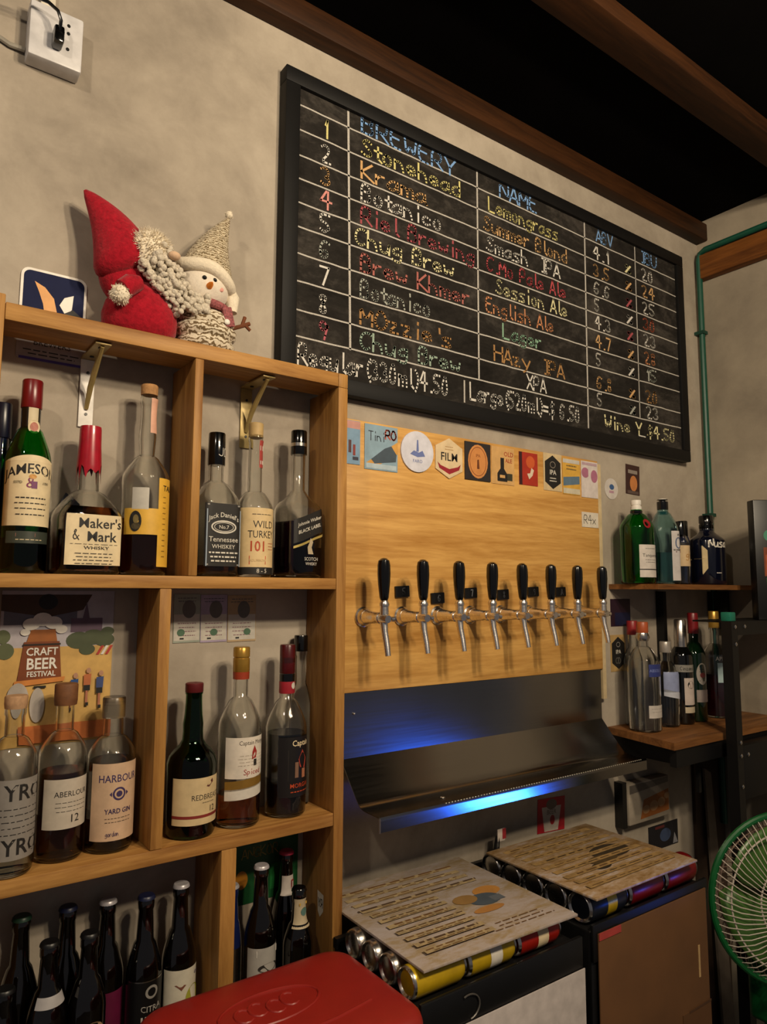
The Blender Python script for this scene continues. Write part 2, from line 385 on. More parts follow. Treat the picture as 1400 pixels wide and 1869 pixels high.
# ------------------------------------------------------------------ bottles
def shape(Rr, H, zs, zn, rn, sq=0, rt=None, bulge=0, k=.45):
    """outer profile: base fillet, body to zs, shoulder to (rn, zn), neck to H"""
    p = [(Rr*.80, 0, sq), (Rr*.94, .0018, sq), (Rr, .006, sq), (Rr, zs*.5, sq), (Rr, zs, sq)]
    n = 9
    for i in range(1, n+1):
        t = i/n; e = (1-math.cos(t*math.pi))/2*k+(1-k)*(1-math.sqrt(max(0, 1-t*t)))
        p.append((Rr+(rn-Rr)*e, zs+(zn-zs)*t, sq*(1-t)))
    rt = rt or rn
    if bulge: p += [(rn+bulge, zn+(H-zn)*.3, 0), (rn, zn+(H-zn)*.6, 0)]
    p += [(rt, H-.022, 0), (rt+.0015, H-.018, 0), (rt+.0015, H-.008, 0), (rt, H-.004, 0), (rt, H, 0)]
    return p
def rad_at(prof, z):
    for a_, b_ in zip(prof, prof[1:]):
        if a_[1] <= z <= b_[1] and b_[1] > a_[1]:
            t = (z-a_[1])/(b_[1]-a_[1]); return a_[0]+(b_[0]-a_[0])*t, a_[2]+(b_[2]-a_[2])*t
    return prof[-1][0], 0
def wrapmap(prof, asp, phc, z0, lift=.0006, follow=False, slant=0.0):
    def f(u, v, d):
        z = z0+v; r, sq = rad_at(prof, z if follow else z0)
        q = phc + (math.atan2(u, r) if sq > .4 else u/r)
        x, y = cross(r+lift+d, sq, q, asp); return (x, y, z)
    return f
def band(t, prof, asp, z0, z1, a0, a1, mat, name='label', lift=.0005, slant=0.0, n=26, label=None):
    """a paper label round the bottle between two angles (degrees)"""
    g = G().m(mat); nz = 1 if abs(rad_at(prof, z0)[0]-rad_at(prof, z1)[0]) < 1e-5 else 6
    rows = []
    for j in range(nz+1):
        row = []
        for i in range(n+1):
            q = R(a0+(a1-a0)*i/n); z = z0+(z1-z0)*j/nz+slant*(i/n-.5); r, s_ = rad_at(prof, z)
            x, y = cross(r+lift, s_, q, asp); row.append((x, y, z))
        rows.append(row)
    g.rings(rows, False, False, closed=False)
    o = g.build(name, t)
    if label: o['label'] = label
    return o
def bottle(name, label, cat, loc, rz, prof, glass, asp=1.0, liquid=None, fill=0, caps=(), group=None, wall=.0026, hollow=True, seg=36):
    t = thing(name, label, cat, loc, R(rz), group)
    g = G().m(glass)
    if hollow:
        inner = []
        for p in prof:
            if p[0]-wall > .003 and p[1] >= .006: inner.append((p[0]-wall, max(p[1], .0065), p[2]))
        inner[0] = (inner[0][0]*.9, .0065, inner[0][2])
        g.lathe(list(prof)+[(p[0], p[1], p[2]) for p in inner[::-1]], seg, None, True, True, asp)
    else: g.lathe(prof, seg, None, True, True, asp)
    g.build('glass_body', t, smooth=50)
    if liquid:
        lp = [(rad_at(prof, .008)[0]*.9-wall-.0004, .0072, prof[2][2])]
        z = .009
        while z < fill: r, s_ = rad_at(prof, z); lp.append((r-wall-.0004, z, s_)); z += .012
        r, s_ = rad_at(prof, fill); lp.append((r-wall-.0004, fill, s_))
        G().m(liquid).lathe(lp, seg, None, True, True, asp).build('liquid', t, smooth=50)
    for nm, cp, mt in caps: G().m(mt).lathe(cp, 24).build(nm, t, smooth=40)
    return t
def capsule(r, z0, z1, ridge=False): return [(r, z0), (r+.0004, z0+.001), (r, z1-.002), (r*.93, z1)]
def lettering(t, mp, fn, name='lettering'):
    a = Art(); a.map = mp; fn(a); return a.done(name, t)
G1 = 'liquor bottles on the top row of the shelf'; G2 = 'liquor bottles on the middle row of the shelf'
ZT, ZM = 1.4752, 1.0012
lab = lambda lbl: lbl
# -- top row
t = thing('liquor_bottle', 'dark navy bottle half hidden behind the far-left upright, top row', 'bottle', (.176, -.022, ZT), 0, G1)
p = shape(.0165, .295, .17, .215, .012); G().m(P('0e1430', .1, 0, .1, 30, 0, .5)).lathe(p, 24).build('glass_body', t)
G().m(P('0d1026', .3)).lathe(capsule(.0145, .235, .297), 20).build('cap', t)
p = shape(.0365, .325, .186, .252, .0145)
t = bottle('whiskey_bottle', 'green glass whiskey bottle with arched cream label and dark red capsule', 'bottle', (.214, -.062, ZT), 4, p, m_ggreen, 1, GL('5a4a10', 0, 1.33), .06,
    [('capsule', capsule(.0165, .285, .335), P('6d0d12', .3)), ('neck_sleeve', [(.0152, .248), (.0156, .286)], m_blackg)], G1)
band(t, p, 1, .079, .188, -80, 80, m_cream)
g = G().m(m_cream); top = []
for i in range(25):
    q = R(-80+160*i/24); top.append((q, .188+.011*math.cos((i/24-.5)*math.pi)))
g.rings([[(*cross(.0371, 0, q), .1875) for q, z in top], [(*cross(.0369 if z < .192 else .0362, 0, q), z) for q, z in top]], False, False, False).build('label', t)
lettering(t, wrapmap(p, 1, 0, .14), lambda a: a.text(m_ink, 'JAMESON', 0, .036, .024, .012, .92, 0, 6).text(P('7a2d55', .5), '&', -.002, .012, .026).ell(P('c58b3c', .5), 0, .022, .006, .004).rect(P('6a2a60', .5), .003, .008, .009, .012).lines(m_ink, 0, -.014, .05, 1, .01, .002).lines(m_ink, 0, -.023, .056, 2, .009, .0014).lines(m_ink, 0, -.042, .05, 1, .01, .0014).text(m_ink, 'ESTD', -.022, .012, .006).text(m_ink, '1780', .022, .012, .006))
band(t, p, 1, .050, .070, -60, 60, P('3a3f36', .4)); lettering(t, wrapmap(p, 1, 0, .06), lambda a: a.rect(P('9a5f52', .5), -.006, .004, .03, .006).lines(m_cream, 0, -.004, .05, 1, .01, .0012))
band(t, p, 1, .252, .286, -28, 34, P('cfc0a0', .6), 'neck_label', .0012); lettering(t, wrapmap(p, 1, .06, .246, .002), lambda a: a.ell(m_cream, 0, .004, .009, .012).ell(P('b06a58', .5), 0, .004, .006, .008), 'neck_seal')
p = shape(.053, .262, .098, .150, .019, .75, .0155, 0, .45)
t = bottle('whisky_bottle', 'squat square bourbon bottle dipped in dripping red wax, cream label', 'bottle', (.313, -.064, ZT), 6, p, m_clear, .82, m_dkamber, .118, (), G1)
g = G().m(P('a31226', .3, 0, .12, 60, 0, .3)); seg = 32
prof = [(.0205, None), (.0212, .195), (.0190, .235), (.0185, .262), (.0178, .2665), (.010, .2675)]
rg = []
for r, z in prof:
    rg.append([(*cross(r, 0, 2*math.pi*i/seg), z if z else .190-.030*max(0, math.sin(i*1.96+.6))**3-.006*math.sin(i*.9)) for i in range(seg)])
g.rings(rg, False, True).build('wax_seal', t)
band(t, p, .82, .016, .104, -44, 44, m_cream)
lettering(t, wrapmap(p, .82, 0, .06, .0012), lambda a: a.text(m_ink, "Maker's", .010, .029, .024, .008).text(m_ink, 'Mark', .012, .006, .024, .012).strokes(m_ink, '&', -.036, -.001, .018, .0015).lines(m_ink, 0, -.008, .08, 1, .01, .0006, .02).text(m_ink, 'WHISKY', .004, -.014, .008, 0, 1.4).lines(m_ink, 0, -.024, .07, 4, .0058, .0010))
t = tag(G().m(P('10162c', .5)).slab([(.268, -.012, ZT), (.31, -.012, ZT), (.31, -.018, ZT+.13), (.286, -.018, ZT+.15), (.268, -.018, ZT+.11)], (0, .002, 0)).m(m_gold).slab([(.272, -.0185, ZT+.115), (.278, -.0190, ZT+.122), (.309, -.0165, ZT+.072), (.303, -.0160, ZT+.066)], (0, .0004, 0)).build('gift_card', smooth=0), 'navy card with a gold diagonal stripe leaning behind the red wax bottle', 'card')
p = shape(.043, .345, .178, .226, .0140, 0, .0145, .002, .5)
t = bottle('whisky_bottle', 'tall clear whisky bottle with yellow side label and small oval portrait', 'bottle', (.416, -.062, ZT), -8, p, m_clear, 1, m_dkamber, .105,
    [('stopper', [(.013, .342), (.0155, .3425), (.016, .36), (.0145, .3625)], m_cork)], G1)
m_yel = P('d9a93c', .5)
band(t, p, 1, .016, .180, 24, 92, m_yel); band(t, p, 1, .074, .122, -62, 26, m_yel, n=20); band(t, p, 1, .120, .16, -40, 0, P('b9b4aa', .5), 'paper_strip')
lettering(t, wrapmap(p, 1, R(-30), .098, .0010), lambda a: a.ell(m_ink, 0, 0, .011, .019).ell(P('7a6a3c', .6), .001, .004, .005, .008).ell(P('4a3f26', .6), .001, -.009, .008, .006))
lettering(t, wrapmap(p, 1, R(56), .10, .0010), lambda a: a.text(m_ink, 'TALI', 0, .062, .015).lines(P('8a6a26', .6), -.010, .045, .008, 12, .010, .0016))
band(t, p, 1, .268, .335, 8, 80, P('d9a58c', .6), 'neck_label', .0008)
p = shape(.041, .262, .140, .190, .0150, .7, .0145, 0, .45)
t = bottle('whiskey_bottle', 'square whiskey bottle with black filigree label and long black cap', 'bottle', (.555, -.062, ZT), 4, p, m_clear, .95, m_dkamber, .022,
    [('cap', capsule(.0168, .222, .288), m_blackg)], G1)
band(t, p, .95, .020, .142, -46, 46, m_ink)
lettering(t, wrapmap(p, .95, 0, .08, .0012), lambda a: a.rect(P('8d8a84', .5), 0, .059, .070, .003).rect(P('8d8a84', .5), 0, -.057, .070, .003).text(m_paper, "Jack Daniel's", 0, .040, .013, .01, .95, 0, 9).ring(m_paper, 0, .016, .026, .013, .003).ring(m_paper, 0, .016, .020, .009, .0012).text(m_paper, 'No.7', 0, .016, .010, .01).text(m_paper, 'Tennessee', 0, -.008, .014, .006).text(m_paper, 'WHISKEY', 0, -.022, .011, .006).lines(m_paper, 0, -.034, .06, 3, .008, .003).rect(P('8d9aa8', .5), .0345, -.005, .003, .11).rect(P('8d9aa8', .5), -.0345, -.005, .003, .11))
lettering(t, lambda u, v, d: (*cross(.0175+d, 0, .15+u/.017, 1), .25+v), lambda a: a.strokes(m_paper, 'JD', -.006, -.01, .016, .0014), 'cap_print')
p = shape(.0385, .300, .137, .176, .0150, 0, .0140, 0, .4)
t = bottle('whiskey_bottle', 'clear bourbon bottle with large cream label, red numerals and pale stopper', 'bottle', (.638, -.066, ZT), 2, p, m_clear, 1, m_amber, .12,
    [('stopper', [(.0125, .288), (.0150, .289), (.0152, .318), (.0135, .3195)], P('b79a66', .6))], G1)
band(t, p, 1, .020, .139, -72, 62, P('d8bd8c', .6)); band(t, p, 1, .002+.004, .020, -72, 62, m_ink, 'base_label')
m_or = P('b3421c', .55)
lettering(t, wrapmap(p, 1, 0, .08), lambda a: a.text(m_ink, 'WILD', .004, .026, .021, -.002, .9).text(m_ink, 'TURKEY', 0, .006, .021, -.002, .78).text(m_or, '101', -.010, -.018, .029, .012, .85).rect(m_or, -.009, -.046, .034, .017).lines(m_or, .022, -.012, .018, 3, .006, .001).lines(m_ink, 0, .046, .05, 1, .01, .001).text(P('d8bd8c', .6), 'BOURBON', -.009, -.046, .007))
lettering(t, wrapmap(p, 1, 0, .013), lambda a: a.text(m_paper, '8 - 5', 0, 0, .012))
band(t, p, 1, .225, .282, 5, 75, P('a6423c', .5), 'neck_label', .0008); lettering(t, wrapmap(p, 1, .55, .25, .0014, True), lambda a: a.rect(m_paper, 0, .016, .010, .010).rect(m_paper, 0, -.014, .010, .008), 'neck_print')
p = shape(.0435, .300, .142, .188, .0150, .7, .0150, 0, .9)
t = bottle('whisky_bottle', 'square whisky bottle with slanted black label beside the right upright', 'bottle', (.742, -.062, ZT), 12, p, m_clear, .9, GL('3a1030', 0, 1.33), .118,
    [('cap', capsule(.0172, .265, .318), m_blackg), ('cap_ring', [(.0175, .283), (.0177, .290)], m_silver)], G1)
band(t, p, .9, .085, .135, -46, 46, m_ink, slant=.030); band(t, p, .9, .075, .080, -46, 46, P('bfa85e', .4, .3), 'label_border', slant=.030)
lettering(t, wrapmap(p, .9, 0, .11, .0013), lambda a: a.text(m_paper, 'Johnnie Walker', 0, .010, .0105, .008, .95, .35).text(m_paper, 'BLACK LABEL', 0, -.006, .0105, .012, .95, .35).lines(m_gold, 0, -.016, .001, 1, .01, .001).text(m_paper, 'SCOTCH', .004, -.070, .010, 0, .9).text(m_paper, 'WHISKY', .004, -.080, .009, 0, .9))
lettering(t, wrapmap(p, .9, 0, .06, .0013), lambda a: a.poly(P('b9a98a', .5), [(-.004, -.010), (.010, -.010), (.005, .004), (.009, .016), (.002, .024), (-.001, .014), (-.006, .004)]), 'crest')
# -- middle row, left
p = shape(.037, .265, .172, .212, .0148, 0, .0148, 0, .4)
t = bottle('gin_bottle', 'clear cork-topped bottle with grey label and big black letters, far left', 'bottle', (.214, -.085, ZM), 6, p, m_clear, 1, GL('e6e0cc', 0, 1.33), .05,
    [('stopper', [(.0125, .255), (.0165, .2555), (.0175, .262), (.0175, .274), (.016, .276)], P('b08a66', .8, 0, .2, 120))], G2)
m_gry = P('87817a', .6)
band(t, p, 1, .028, .150, -70, 84, m_gry)
lettering(t, wrapmap(p, 1, R(12), .09), lambda a: a.text(m_ink, 'YRO', .006, .040, .034, .016, .95).text(m_ink, 'YRO', .006, -.042, .034, .016, .95).lines(m_ink, 0, .015, .08, 5, .0095, .0012))
p = shape(.0385, .270, .168, .208, .0150, 0, .0150, 0, .45)
t = bottle('whisky_bottle', 'malt bottle with dark cork stopper, white label and amber below it', 'bottle', (.296, -.058, ZM), 8, p, m_clear, 1, m_dkamber, .142,
    [('stopper', [(.0130, .250), (.0180, .2505), (.0190, .258), (.0190, .284), (.0175, .2865)], P('6e4526', .7, 0, .2, 90))], G2)
band(t, p, 1, .054, .134, -64, 78, P('bdb2a2', .6))
lettering(t, wrapmap(p, 1, R(8), .094), lambda a: a.text(m_ink, 'ABERLOUR', 0, .016, .0125, 0, .95).lines(m_ink, 0, .002, .055, 3, .007, .0008).text(m_ink, '12', .004, -.024, .018))
p = shape(.0400, .245, .158, .192, .0180, 0, .0170, 0, .45)
t = bottle('gin_bottle', 'clear bottle with tall cream label and violet print beside the middle divider', 'bottle', (.3765, -.062, ZM), 2, p, m_clear, 1, GL('8a6a42', 0, 1.33), .150,
    [('cap', [(.0190, .222), (.0196, .224), (.0196, .256), (.018, .258)], GL('cfcac2', .25))], G2)
m_vio = P('3a2c58', .6)
band(t, p, 1, .022, .150, -66, 70, P('c9a98a', .6))
lettering(t, wrapmap(p, 1, R(4), .085), lambda a: a.text(m_vio, 'HARBOUR', 0, .040, .0175, .008, .86).ring(m_vio, 0, .014, .011, .011, .003).poly(m_vio, [(-.016, .014), (-.012, .010), (-.012, .018)]).poly(m_vio, [(.016, .014), (.012, .018), (.012, .010)]).ell(m_vio, 0, .014, .005, .005).text(m_vio, 'YARD GIN', 0, -.014, .0115, .006, .85).lines(m_ink, 0, -.026, .045, 2, .006, .0007).strokes(m_vio, 'gordan', -.02, -.055, .008, .0006, .6))
# -- middle row, right
p = [(.036, 0, 0), (.043, .002, 0), (.0455, .008, 0), (.0455, .11, 0), (.0455, .128, 0), (.042, .141, 0), (.034, .152, 0), (.0250, .160, 0), (.0195, .170, 0), (.0185, .185, 0), (.0190, .198, 0), (.0165, .215, 0), (.0152, .240, 0), (.0152, .252, 0), (.0165, .254, 0), (.0165, .262, 0), (.015, .264, 0)]
t = bottle('whiskey_bottle', 'dark green pot-still bottle with wide cream label and brown-red top', 'bottle', (.520, -.074, ZM), 10, p, m_dgreen, 1, GL('2a3a10', 0, 1.33), .12,
    [('capsule', [(.0160, .256), (.0168, .257), (.0168, .272), (.0155, .2735)], P('5c1418', .5))], G2)
band(t, p, 1, .026, .108, -76, 84, P('cdb68a', .6)); band(t, p, 1, .038, .043, -76, 84, P('7d2620', .6), 'label_stripe', .0009)
lettering(t, wrapmap(p, 1, R(10), .07), lambda a: a.text(m_ink, 'REDBREAST', 0, .004, .0135, -.004, .9).text(m_ink, '12', .010, -.018, .015).poly(P('5a2a22', .6), [(-.004, .022), (.010, .034), (.012, .028), (.002, .020)]).lines(m_ink, .002, -.006, .03, 1, .01, .0008))
p = shape(.0420, .318, .180, .240, .0140, 0, .0145, 0, .45)
t = bottle('rum_bottle', 'clear rum bottle with gold cap, white banded label and a little amber', 'bottle', (.617, -.070, ZM), 8, p, m_clear, 1, m_amber, .060,
    [('cap', [(.0158, .288), (.0165, .289), (.0165, .314), (.0150, .3145), (.0150, .317), (.0165, .3175), (.0165, .334), (.0145, .3365)], m_gold), ('cap_ring', [(.0160, .274), (.0164, .288)], P('9a3a20', .4))], G2)
band(t, p, 1, .092, .168, -70, 84, P('d9cfc0', .6)); band(t, p, 1, .074, .092, -70, 84, P('8c6a2a', .45, .3), 'label_band', slant=.012); band(t, p, 1, .056, .076, -70, 84, m_paper, 'lower_label', slant=.010)
lettering(t, wrapmap(p, 1, R(10), .13), lambda a: a.text(P('4a4038', .6), 'Captain Morgan', 0, .028, .0115, 0, .85).poly(P('9a2620', .6), [(0, .022), (.006, .010), (.004, -.002), (-.006, -.004), (-.005, .010)]).rect(m_ink, .002, -.010, .007, .012).lines(P('8a7a68', .6), 0, .004, .07, 4, .006, .0005).strokes(P('a5403a', .6), 'Spiced', -.022, -.031, .010, .001, .9))
p = shape(.0420, .318, .165, .228, .0150, 0, .0145, 0, .45)
t = bottle('rum_bottle', 'dark rum bottle with black pictorial label and red cap and collar', 'bottle', (.722, -.066, ZM), 12, p, m_clear, 1, P('0b0606', .1), .160,
    [('cap', [(.0155, .278), (.0160, .279), (.0160, .334), (.0145, .3365)], P('4a0c10', .3)), ('collar', [(.0160, .238), (.0166, .240), (.0162, .262)], P('9c1f2c', .5)), ('collar_rim', [(.0158, .262), (.0160, .277)], m_blackg)], G2)
band(t, p, 1, .040, .156, -60, 76, P('14100f', .45))
lettering(t, wrapmap(p, 1, R(8), .10), lambda a: a.text(m_cream, 'Captain', 0, .044, .016, .012, .9).poly(P('4a433c', .6), [(-.030, .032), (.03, .032), (.03, -.028), (-.03, -.028)]).poly(P('b0402c', .6), [(.002, .030), (.014, .012), (.010, -.006), (-.004, -.004), (-.008, .012)]).rect(P('a86a4a', .6), .006, -.016, .010, .018).rect(P('7a5a46', .6), -.012, -.008, .008, .03).text(m_or, 'MORGAN', 0, -.038, .012, .006).lines(m_or, 0, -.050, .05, 1, .01, .002))
lettering(t, lambda u, v, d: (*cross(.0168+d, 0, .2+u/.016, 1), .252+v), lambda a: a.ell(m_paper, 0, .002, .005, .007), 'collar_print')
t = thing('liquor_bottle', 'black-capped bottle mostly hidden behind the dark rum bottle', 'bottle', (.776, -.026, ZM), 0, G2)
p = shape(.022, .33, .20, .25, .0125); G().m(m_clear).lathe(p, 20).build('glass_body', t); G().m(m_blackg).lathe(capsule(.0148, .318, .352), 20).build('cap', t)
# -- bottom row: beer
def beer(x, y, H, label, capm, bands=(), tex=None, Rr=.0305, crown=True, body=m_beer, rz=6):
    t = thing('beer_bottle', label, 'bottle', (x, y, .6452), R(rz), 'beer bottles on the bottom row of the shelf')
    p = shape(Rr, H-.002, H*.50, H*.72, .0150, 0, .0128, 0, .45); G().m(body).lathe(p, 28).build('glass_body', t, smooth=50)
    if crown:
        seg = 42; G().m(capm).rings([[(*cross(.0150+(.0007 if i % 2 else 0), 0, 2*math.pi*i/seg), H-.006) for i in range(seg)], [(*cross(.0146, 0, 2*math.pi*i/seg), H-.002) for i in range(seg)], [(*cross(.0128, 0, 2*math.pi*i/seg), H) for i in range(seg)]]).build('crown_cap', t)
    for (z0, z1, a0, a1, mt, nm) in bands: band(t, p, 1, z0, z1, a0, a1, mt, nm)
    if tex: lettering(t, wrapmap(p, 1, R(tex[0]), tex[1], .0012), tex[2])
    return t
m_navy = P('141a38', .4); m_wcap = P('b4b0b4', .35, .3)
beer(.221, -.094, .185, 'small dark bottle with orange label cut off at the left edge', m_black, [(.04, .085, -80, 80, P('a0562a', .5), 'label')], Rr=.027)
beer(.250, -.036, .265, 'dark beer bottle with green cap, leftmost full bottle of the bottom row', P('1c3a2a', .4))
beer(.283, -.094, .238, 'dark beer bottle with white neck tag in front of the navy cap', m_black, [(.146, .162, -60, 70, P('a8a4a4', .5), 'neck_label')], (0, .07, lambda a: a.strokes(m_white, 'F1', -.008, 0, .012, .002)))
beer(.3227, -.034, .262, 'dark beer bottle with navy cap standing in the back row', m_navy)
beer(.345, -.094, .236, 'dark beer bottle with round cream badge label at its base', m_black, [], (0, .085, lambda a: a.ell(P('a88a6a', .6), 0, 0, .021, .023).ell(P('30201c', .6), 0, -.002, .014, .014).ell(P('8a4a46', .6), -.012, -.006, .005, .006)))
beer(.389, -.036, .258, 'dark beer bottle with white cap and magenta label in the middle of the row', m_wcap, [(.03, .115, -50, 90, P('5c1034', .5), 'label')])
beer(.447, -.066, .262, 'dark beer bottle with black label printed IPA in silver letters', m_navy, [(.02, .128, -80, 80, P('0d0c0d', .4), 'label'), (.128, .130, -80, 80, m_silver, 'label_edge')],
     (4, .085, lambda a: a.ring(P('8a8680', .5), 0, .026, .011, .011, .004).text(P('a39f98', .5), 'CITRA', 0, -.001, .014, 0, .9, 0, -8).text(P('b9b5ae', .5), 'IPA', 0, -.021, .026, .01).lines(m_silver, 0, -.042, .03, 1, .01, .002)))
beer(.512, -.062, .266, 'dark beer bottle with white and green label next to the lower divider', m_wcap, [(.02, .128, -80, 86, P('c9c2b0', .5), 'label')],
     (12, .08, lambda a: a.ell(P('9a9a34', .6), .010, -.004, .017, .022).rect(P('4a5a2a', .6), -.012, -.022, .022, .026).poly(P('6a3a2a', .6), [(-.026, .024), (-.006, .022), (-.014, .014)]).strokes(P('5a4a7a', .6), 'or', .012, .034, .008, .001)))
beer(.622, -.040, .232, 'slim blue bottle beside the lower divider in the right compartment', m_wcap, [(.02, .12, -80, 80, m_silver, 'label')], body=P('141e4a', .12, 0, .1, 30, 0, .4), Rr=.022)
beer(.668, -.076, .270, 'dark beer bottle with shiny silver label and white cap, right compartment', m_wcap, [(.02, .128, -80, 80, P('a8a49e', .35), 'label')], (4, .11, lambda a: a.rect(m_white, 0, .008, .05, .012).ell(P('4a4644', .3, .5), 0, -.018, .022, .008)))
beer(.748, -.030, .268, 'dark beer bottle with pink cap and white neck label', P('b02a48', .4), [(.185, .222, -70, 70, P('b9b0a8', .5), 'neck_label')], (10, .204, lambda a: a.rect(P('8a2a2a', .5), .004, 0, .009, .018).rect(P('b9b0a8', .5), .004, 0, .004, .012)), Rr=.029)
beer(.744, -.092, .216, 'shorter dark beer bottle with black cap and cream patterned neck label', m_blackg, [(.145, .198, -75, 75, P('b8a88a', .5), 'neck_label')], (10, .17, lambda a: a.ell(P('5a7a72', .5), 0, .004, .007, .008).rect(P('a5604a', .5), 0, -.016, .022, .005).rect(P('c9a24a', .5), 0, .018, .02, .005)), Rr=.0305)
a = Art(-.0012); a.rect(P('0e4a22', .5), 0, 0, .150, .120).ell(P('b5781e', .5), -.055, -.012, .014, .018).rect(P('17672c', .5), .03, -.018, .04, .05).strokes(P('8a7a2c', .5), 'ANGKOR', -.055, .028, .02, .002, .9)
t = thing('green_poster', 'green printed poster on the wall behind the right beer compartment', 'poster', (.716, 0, .875)); G().m(P('0e4a22', .5)).box(-.075, .075, -.0011, -.0002, -.06, .06).build('sheet', t); a.done('artwork', t)

# ------------------------------------------------------------------ toys on the top board
ZB = 1.9192
def fluff(g, c, r, n, l, w_, s=(1, 1, 1), keep=None):
    g.ball(c, r, 20, 14, s)
    for i in range(n):
        d = Vector((rnd.gauss(0, 1), rnd.gauss(0, 1), rnd.gauss(0, 1))).normalized()
        b = Vector(c)+Vector((d.x*r*s[0], d.y*r*s[1], d.z*r*s[2]))*.93
        if keep and not keep(b): continue
        k = d.orthogonal().normalized(); k2 = d.cross(k); tip = b+(d+Vector((rnd.uniform(-.6, .6), rnd.uniform(-.6, .6), rnd.uniform(-.6, .2)))).normalized()*l*rnd.uniform(.6, 1.2)
        g.add([b+k*w_, b-k*w_*.5+k2*w_*.8, b-k*w_*.5-k2*w_*.8, tip], [(0, 1, 3), (1, 2, 3), (2, 0, 3)])
    return g
m_felt = FUZZ('9b1424'); m_fur = FUZZ('e4d8c2', 200, .12, .4); m_wool = FUZZ('d6cbb8', 260, .3, .8)
gn = thing('plush_gnome', 'red felt gnome plush with pointed hat and knobbly white beard', 'plush toy', (.392, -.063, ZB))
g = G().m(m_felt)
g.lathe([(.040, 0), (.060, .004), (.0685, .022), (.070, .045), (.064, .068), (.050, .090), (.034, .108)], 36, Matrix.Translation((0, .002, 0)) @ Matrix.Diagonal((1, .86, 1, 1)))
g.build('body', gn, smooth=60)
ax0 = Vector((-.038, .0, .158)); ax1 = Vector((-.108, .010, .272)); g = G().m(m_felt); rg = []
dirv = (ax1-ax0).normalized(); n1 = Vector((0, 1, 0)); n2 = dirv.cross(n1).normalized(); n1 = n2.cross(dirv)
for i in range(-3, 13):
    t_ = i/12; c = ax0+(ax1-ax0)*t_+n2*(-.010*math.sin(t_*math.pi))
    r = (.056*(1-t_)**.80+.0035)*(1 if i >= 0 else (.93, .78, .45)[-i-1]); rg.append([c+(n1*math.cos(2*math.pi*k/28)*.78+n2*math.sin(2*math.pi*k/28))*r for k in range(28)])
# hat skirt hanging down the back of the head to the body
g.rings(rg); g.ball((-.030, .010, .122), .047, 24, 16, (1, .8, 1.15)); g.build('hat', gn, smooth=60)
fluff(G().m(m_fur), (.006, -.022, .172), .040, 1500, .013, .0017, (1, .8, 1.0)).build('fur_brim', gn, smooth=60)
g = G().m(m_wool)
for i in range(300):
    u = rnd.uniform(0, 1); v_ = rnd.uniform(-1, 1)
    c = Vector((.004+.070*u, -.052+.012*abs(v_), .160-.088*u)) + Vector((.62, 0, .70))*(v_*.040*(1-.30*u))
    c.y += rnd.uniform(-.010, .010); g.ball(c, rnd.uniform(.0042, .0070), 8, 6)
g.build('beard', gn, smooth=60)
G().m(FUZZ('cfae90', 200, .1, .2)).ball((.040, -.063, .158), .0095, 16, 12, (1.25, 1, .85)).build('nose', gn)
ar = G().m(m_felt).tube([(-.020, -.052, .092), (-.036, -.056, .084), (-.050, -.058, .070)], [.014, .019, .018], 14).build('arm', gn, smooth=60)
fluff(G().m(m_fur), (-.054, -.058, .060), .017, 300, .006, .0012).build('cuff', ar, smooth=60)
sn = thing('plush_snowman', 'snowman plush in knitted cream pointed hat, scarf and striped sweater', 'plush toy', (.522, -.064, ZB))
m_knit = FUZZ('d6cab4', 90, .2, .8, ('8a7b66', 34)); m_hat = FUZZ('cdbfa4', 150, .3, .8, ('94866e', 60))
G().m(m_knit).lathe([(.040, 0), (.054, .004), (.060, .018), (.054, .028), (.061, .036), (.063, .048), (.055, .056), (.060, .063), (.054, .076), (.042, .084), (.035, .092)], 36, Matrix.Diagonal((1, .84, 1, 1))).build('sweater', sn, smooth=60)
G().m(FUZZ('ddd2c2', 220, .08, .25)).ball((-.010, -.004, .132), .052, 28, 20, (1, .9, .88)).build('head', sn, smooth=60)
g = G().m(m_hat); rg = []
for i in range(12):
    t_ = i/11; c = Vector((-.002+.044*t_-.010*math.sin(t_*3.1), 0, .160+.142*t_)); r = .053*(1-t_)**.9+.004
    rg.append([c+Vector((math.cos(2*math.pi*k/28)*r, math.sin(2*math.pi*k/28)*r*.85, -.012*math.cos(2*math.pi*k/28)*(1-t_))) for k in range(28)])
hat = g.rings(rg).build('hat', sn, smooth=60)
fluff(G().m(m_fur), (.042, -.002, .309), .008, 60, .004, .0008).build('pompom', hat, smooth=60)
g = G().m(m_fur); pts = []
for k in range(25):
    q = 2*math.pi*k/24; pts.append((-.006+.050*math.cos(q), -.002+.044*math.sin(q), .158-.016*math.cos(q)+.004*math.sin(3*q)))
g.tube(pts, .014, 12)
g.tube([(.040, -.006, .150), (.050, -.010, .125), (.050, -.012, .095)], [.013, .016, .011], 12)
g.build('hat_cuff', sn, smooth=60)
for x in (-.024, -.003): G().m(m_blackg).ball((x, -.0475, .138), .0048, 12, 8).build('eye', sn)
G().m(P('f08a24', .6)).lathe([(.0065, 0), (.005, .009), (.001, .017)], 14, Matrix.Translation((-.014, -.048, .123)) @ Matrix.Rotation(R(82), 4, 'X')).build('carrot_nose', sn)
G().m(P('d8988c', .7)).ball((.012, -.0445, .124), .006, 10, 6, (1, .35, .8)).build('cheek', sn)
m_tart = P('8c4a4c', .8, 0, .6, 260)
g = G().m(m_tart); pts = [(.043*math.cos(q), -.002+.037*math.sin(q), .094-.004*math.cos(q)) for q in [2*math.pi*k/24 for k in range(25)]]; g.tube(pts, .0085, 10)
g.box(-.010, .010, -.004, .004, -.020, .020, .002, mtx=Matrix.Translation((.030, -.042, .072)) @ Matrix.Rotation(R(-14), 4, 'Y'))
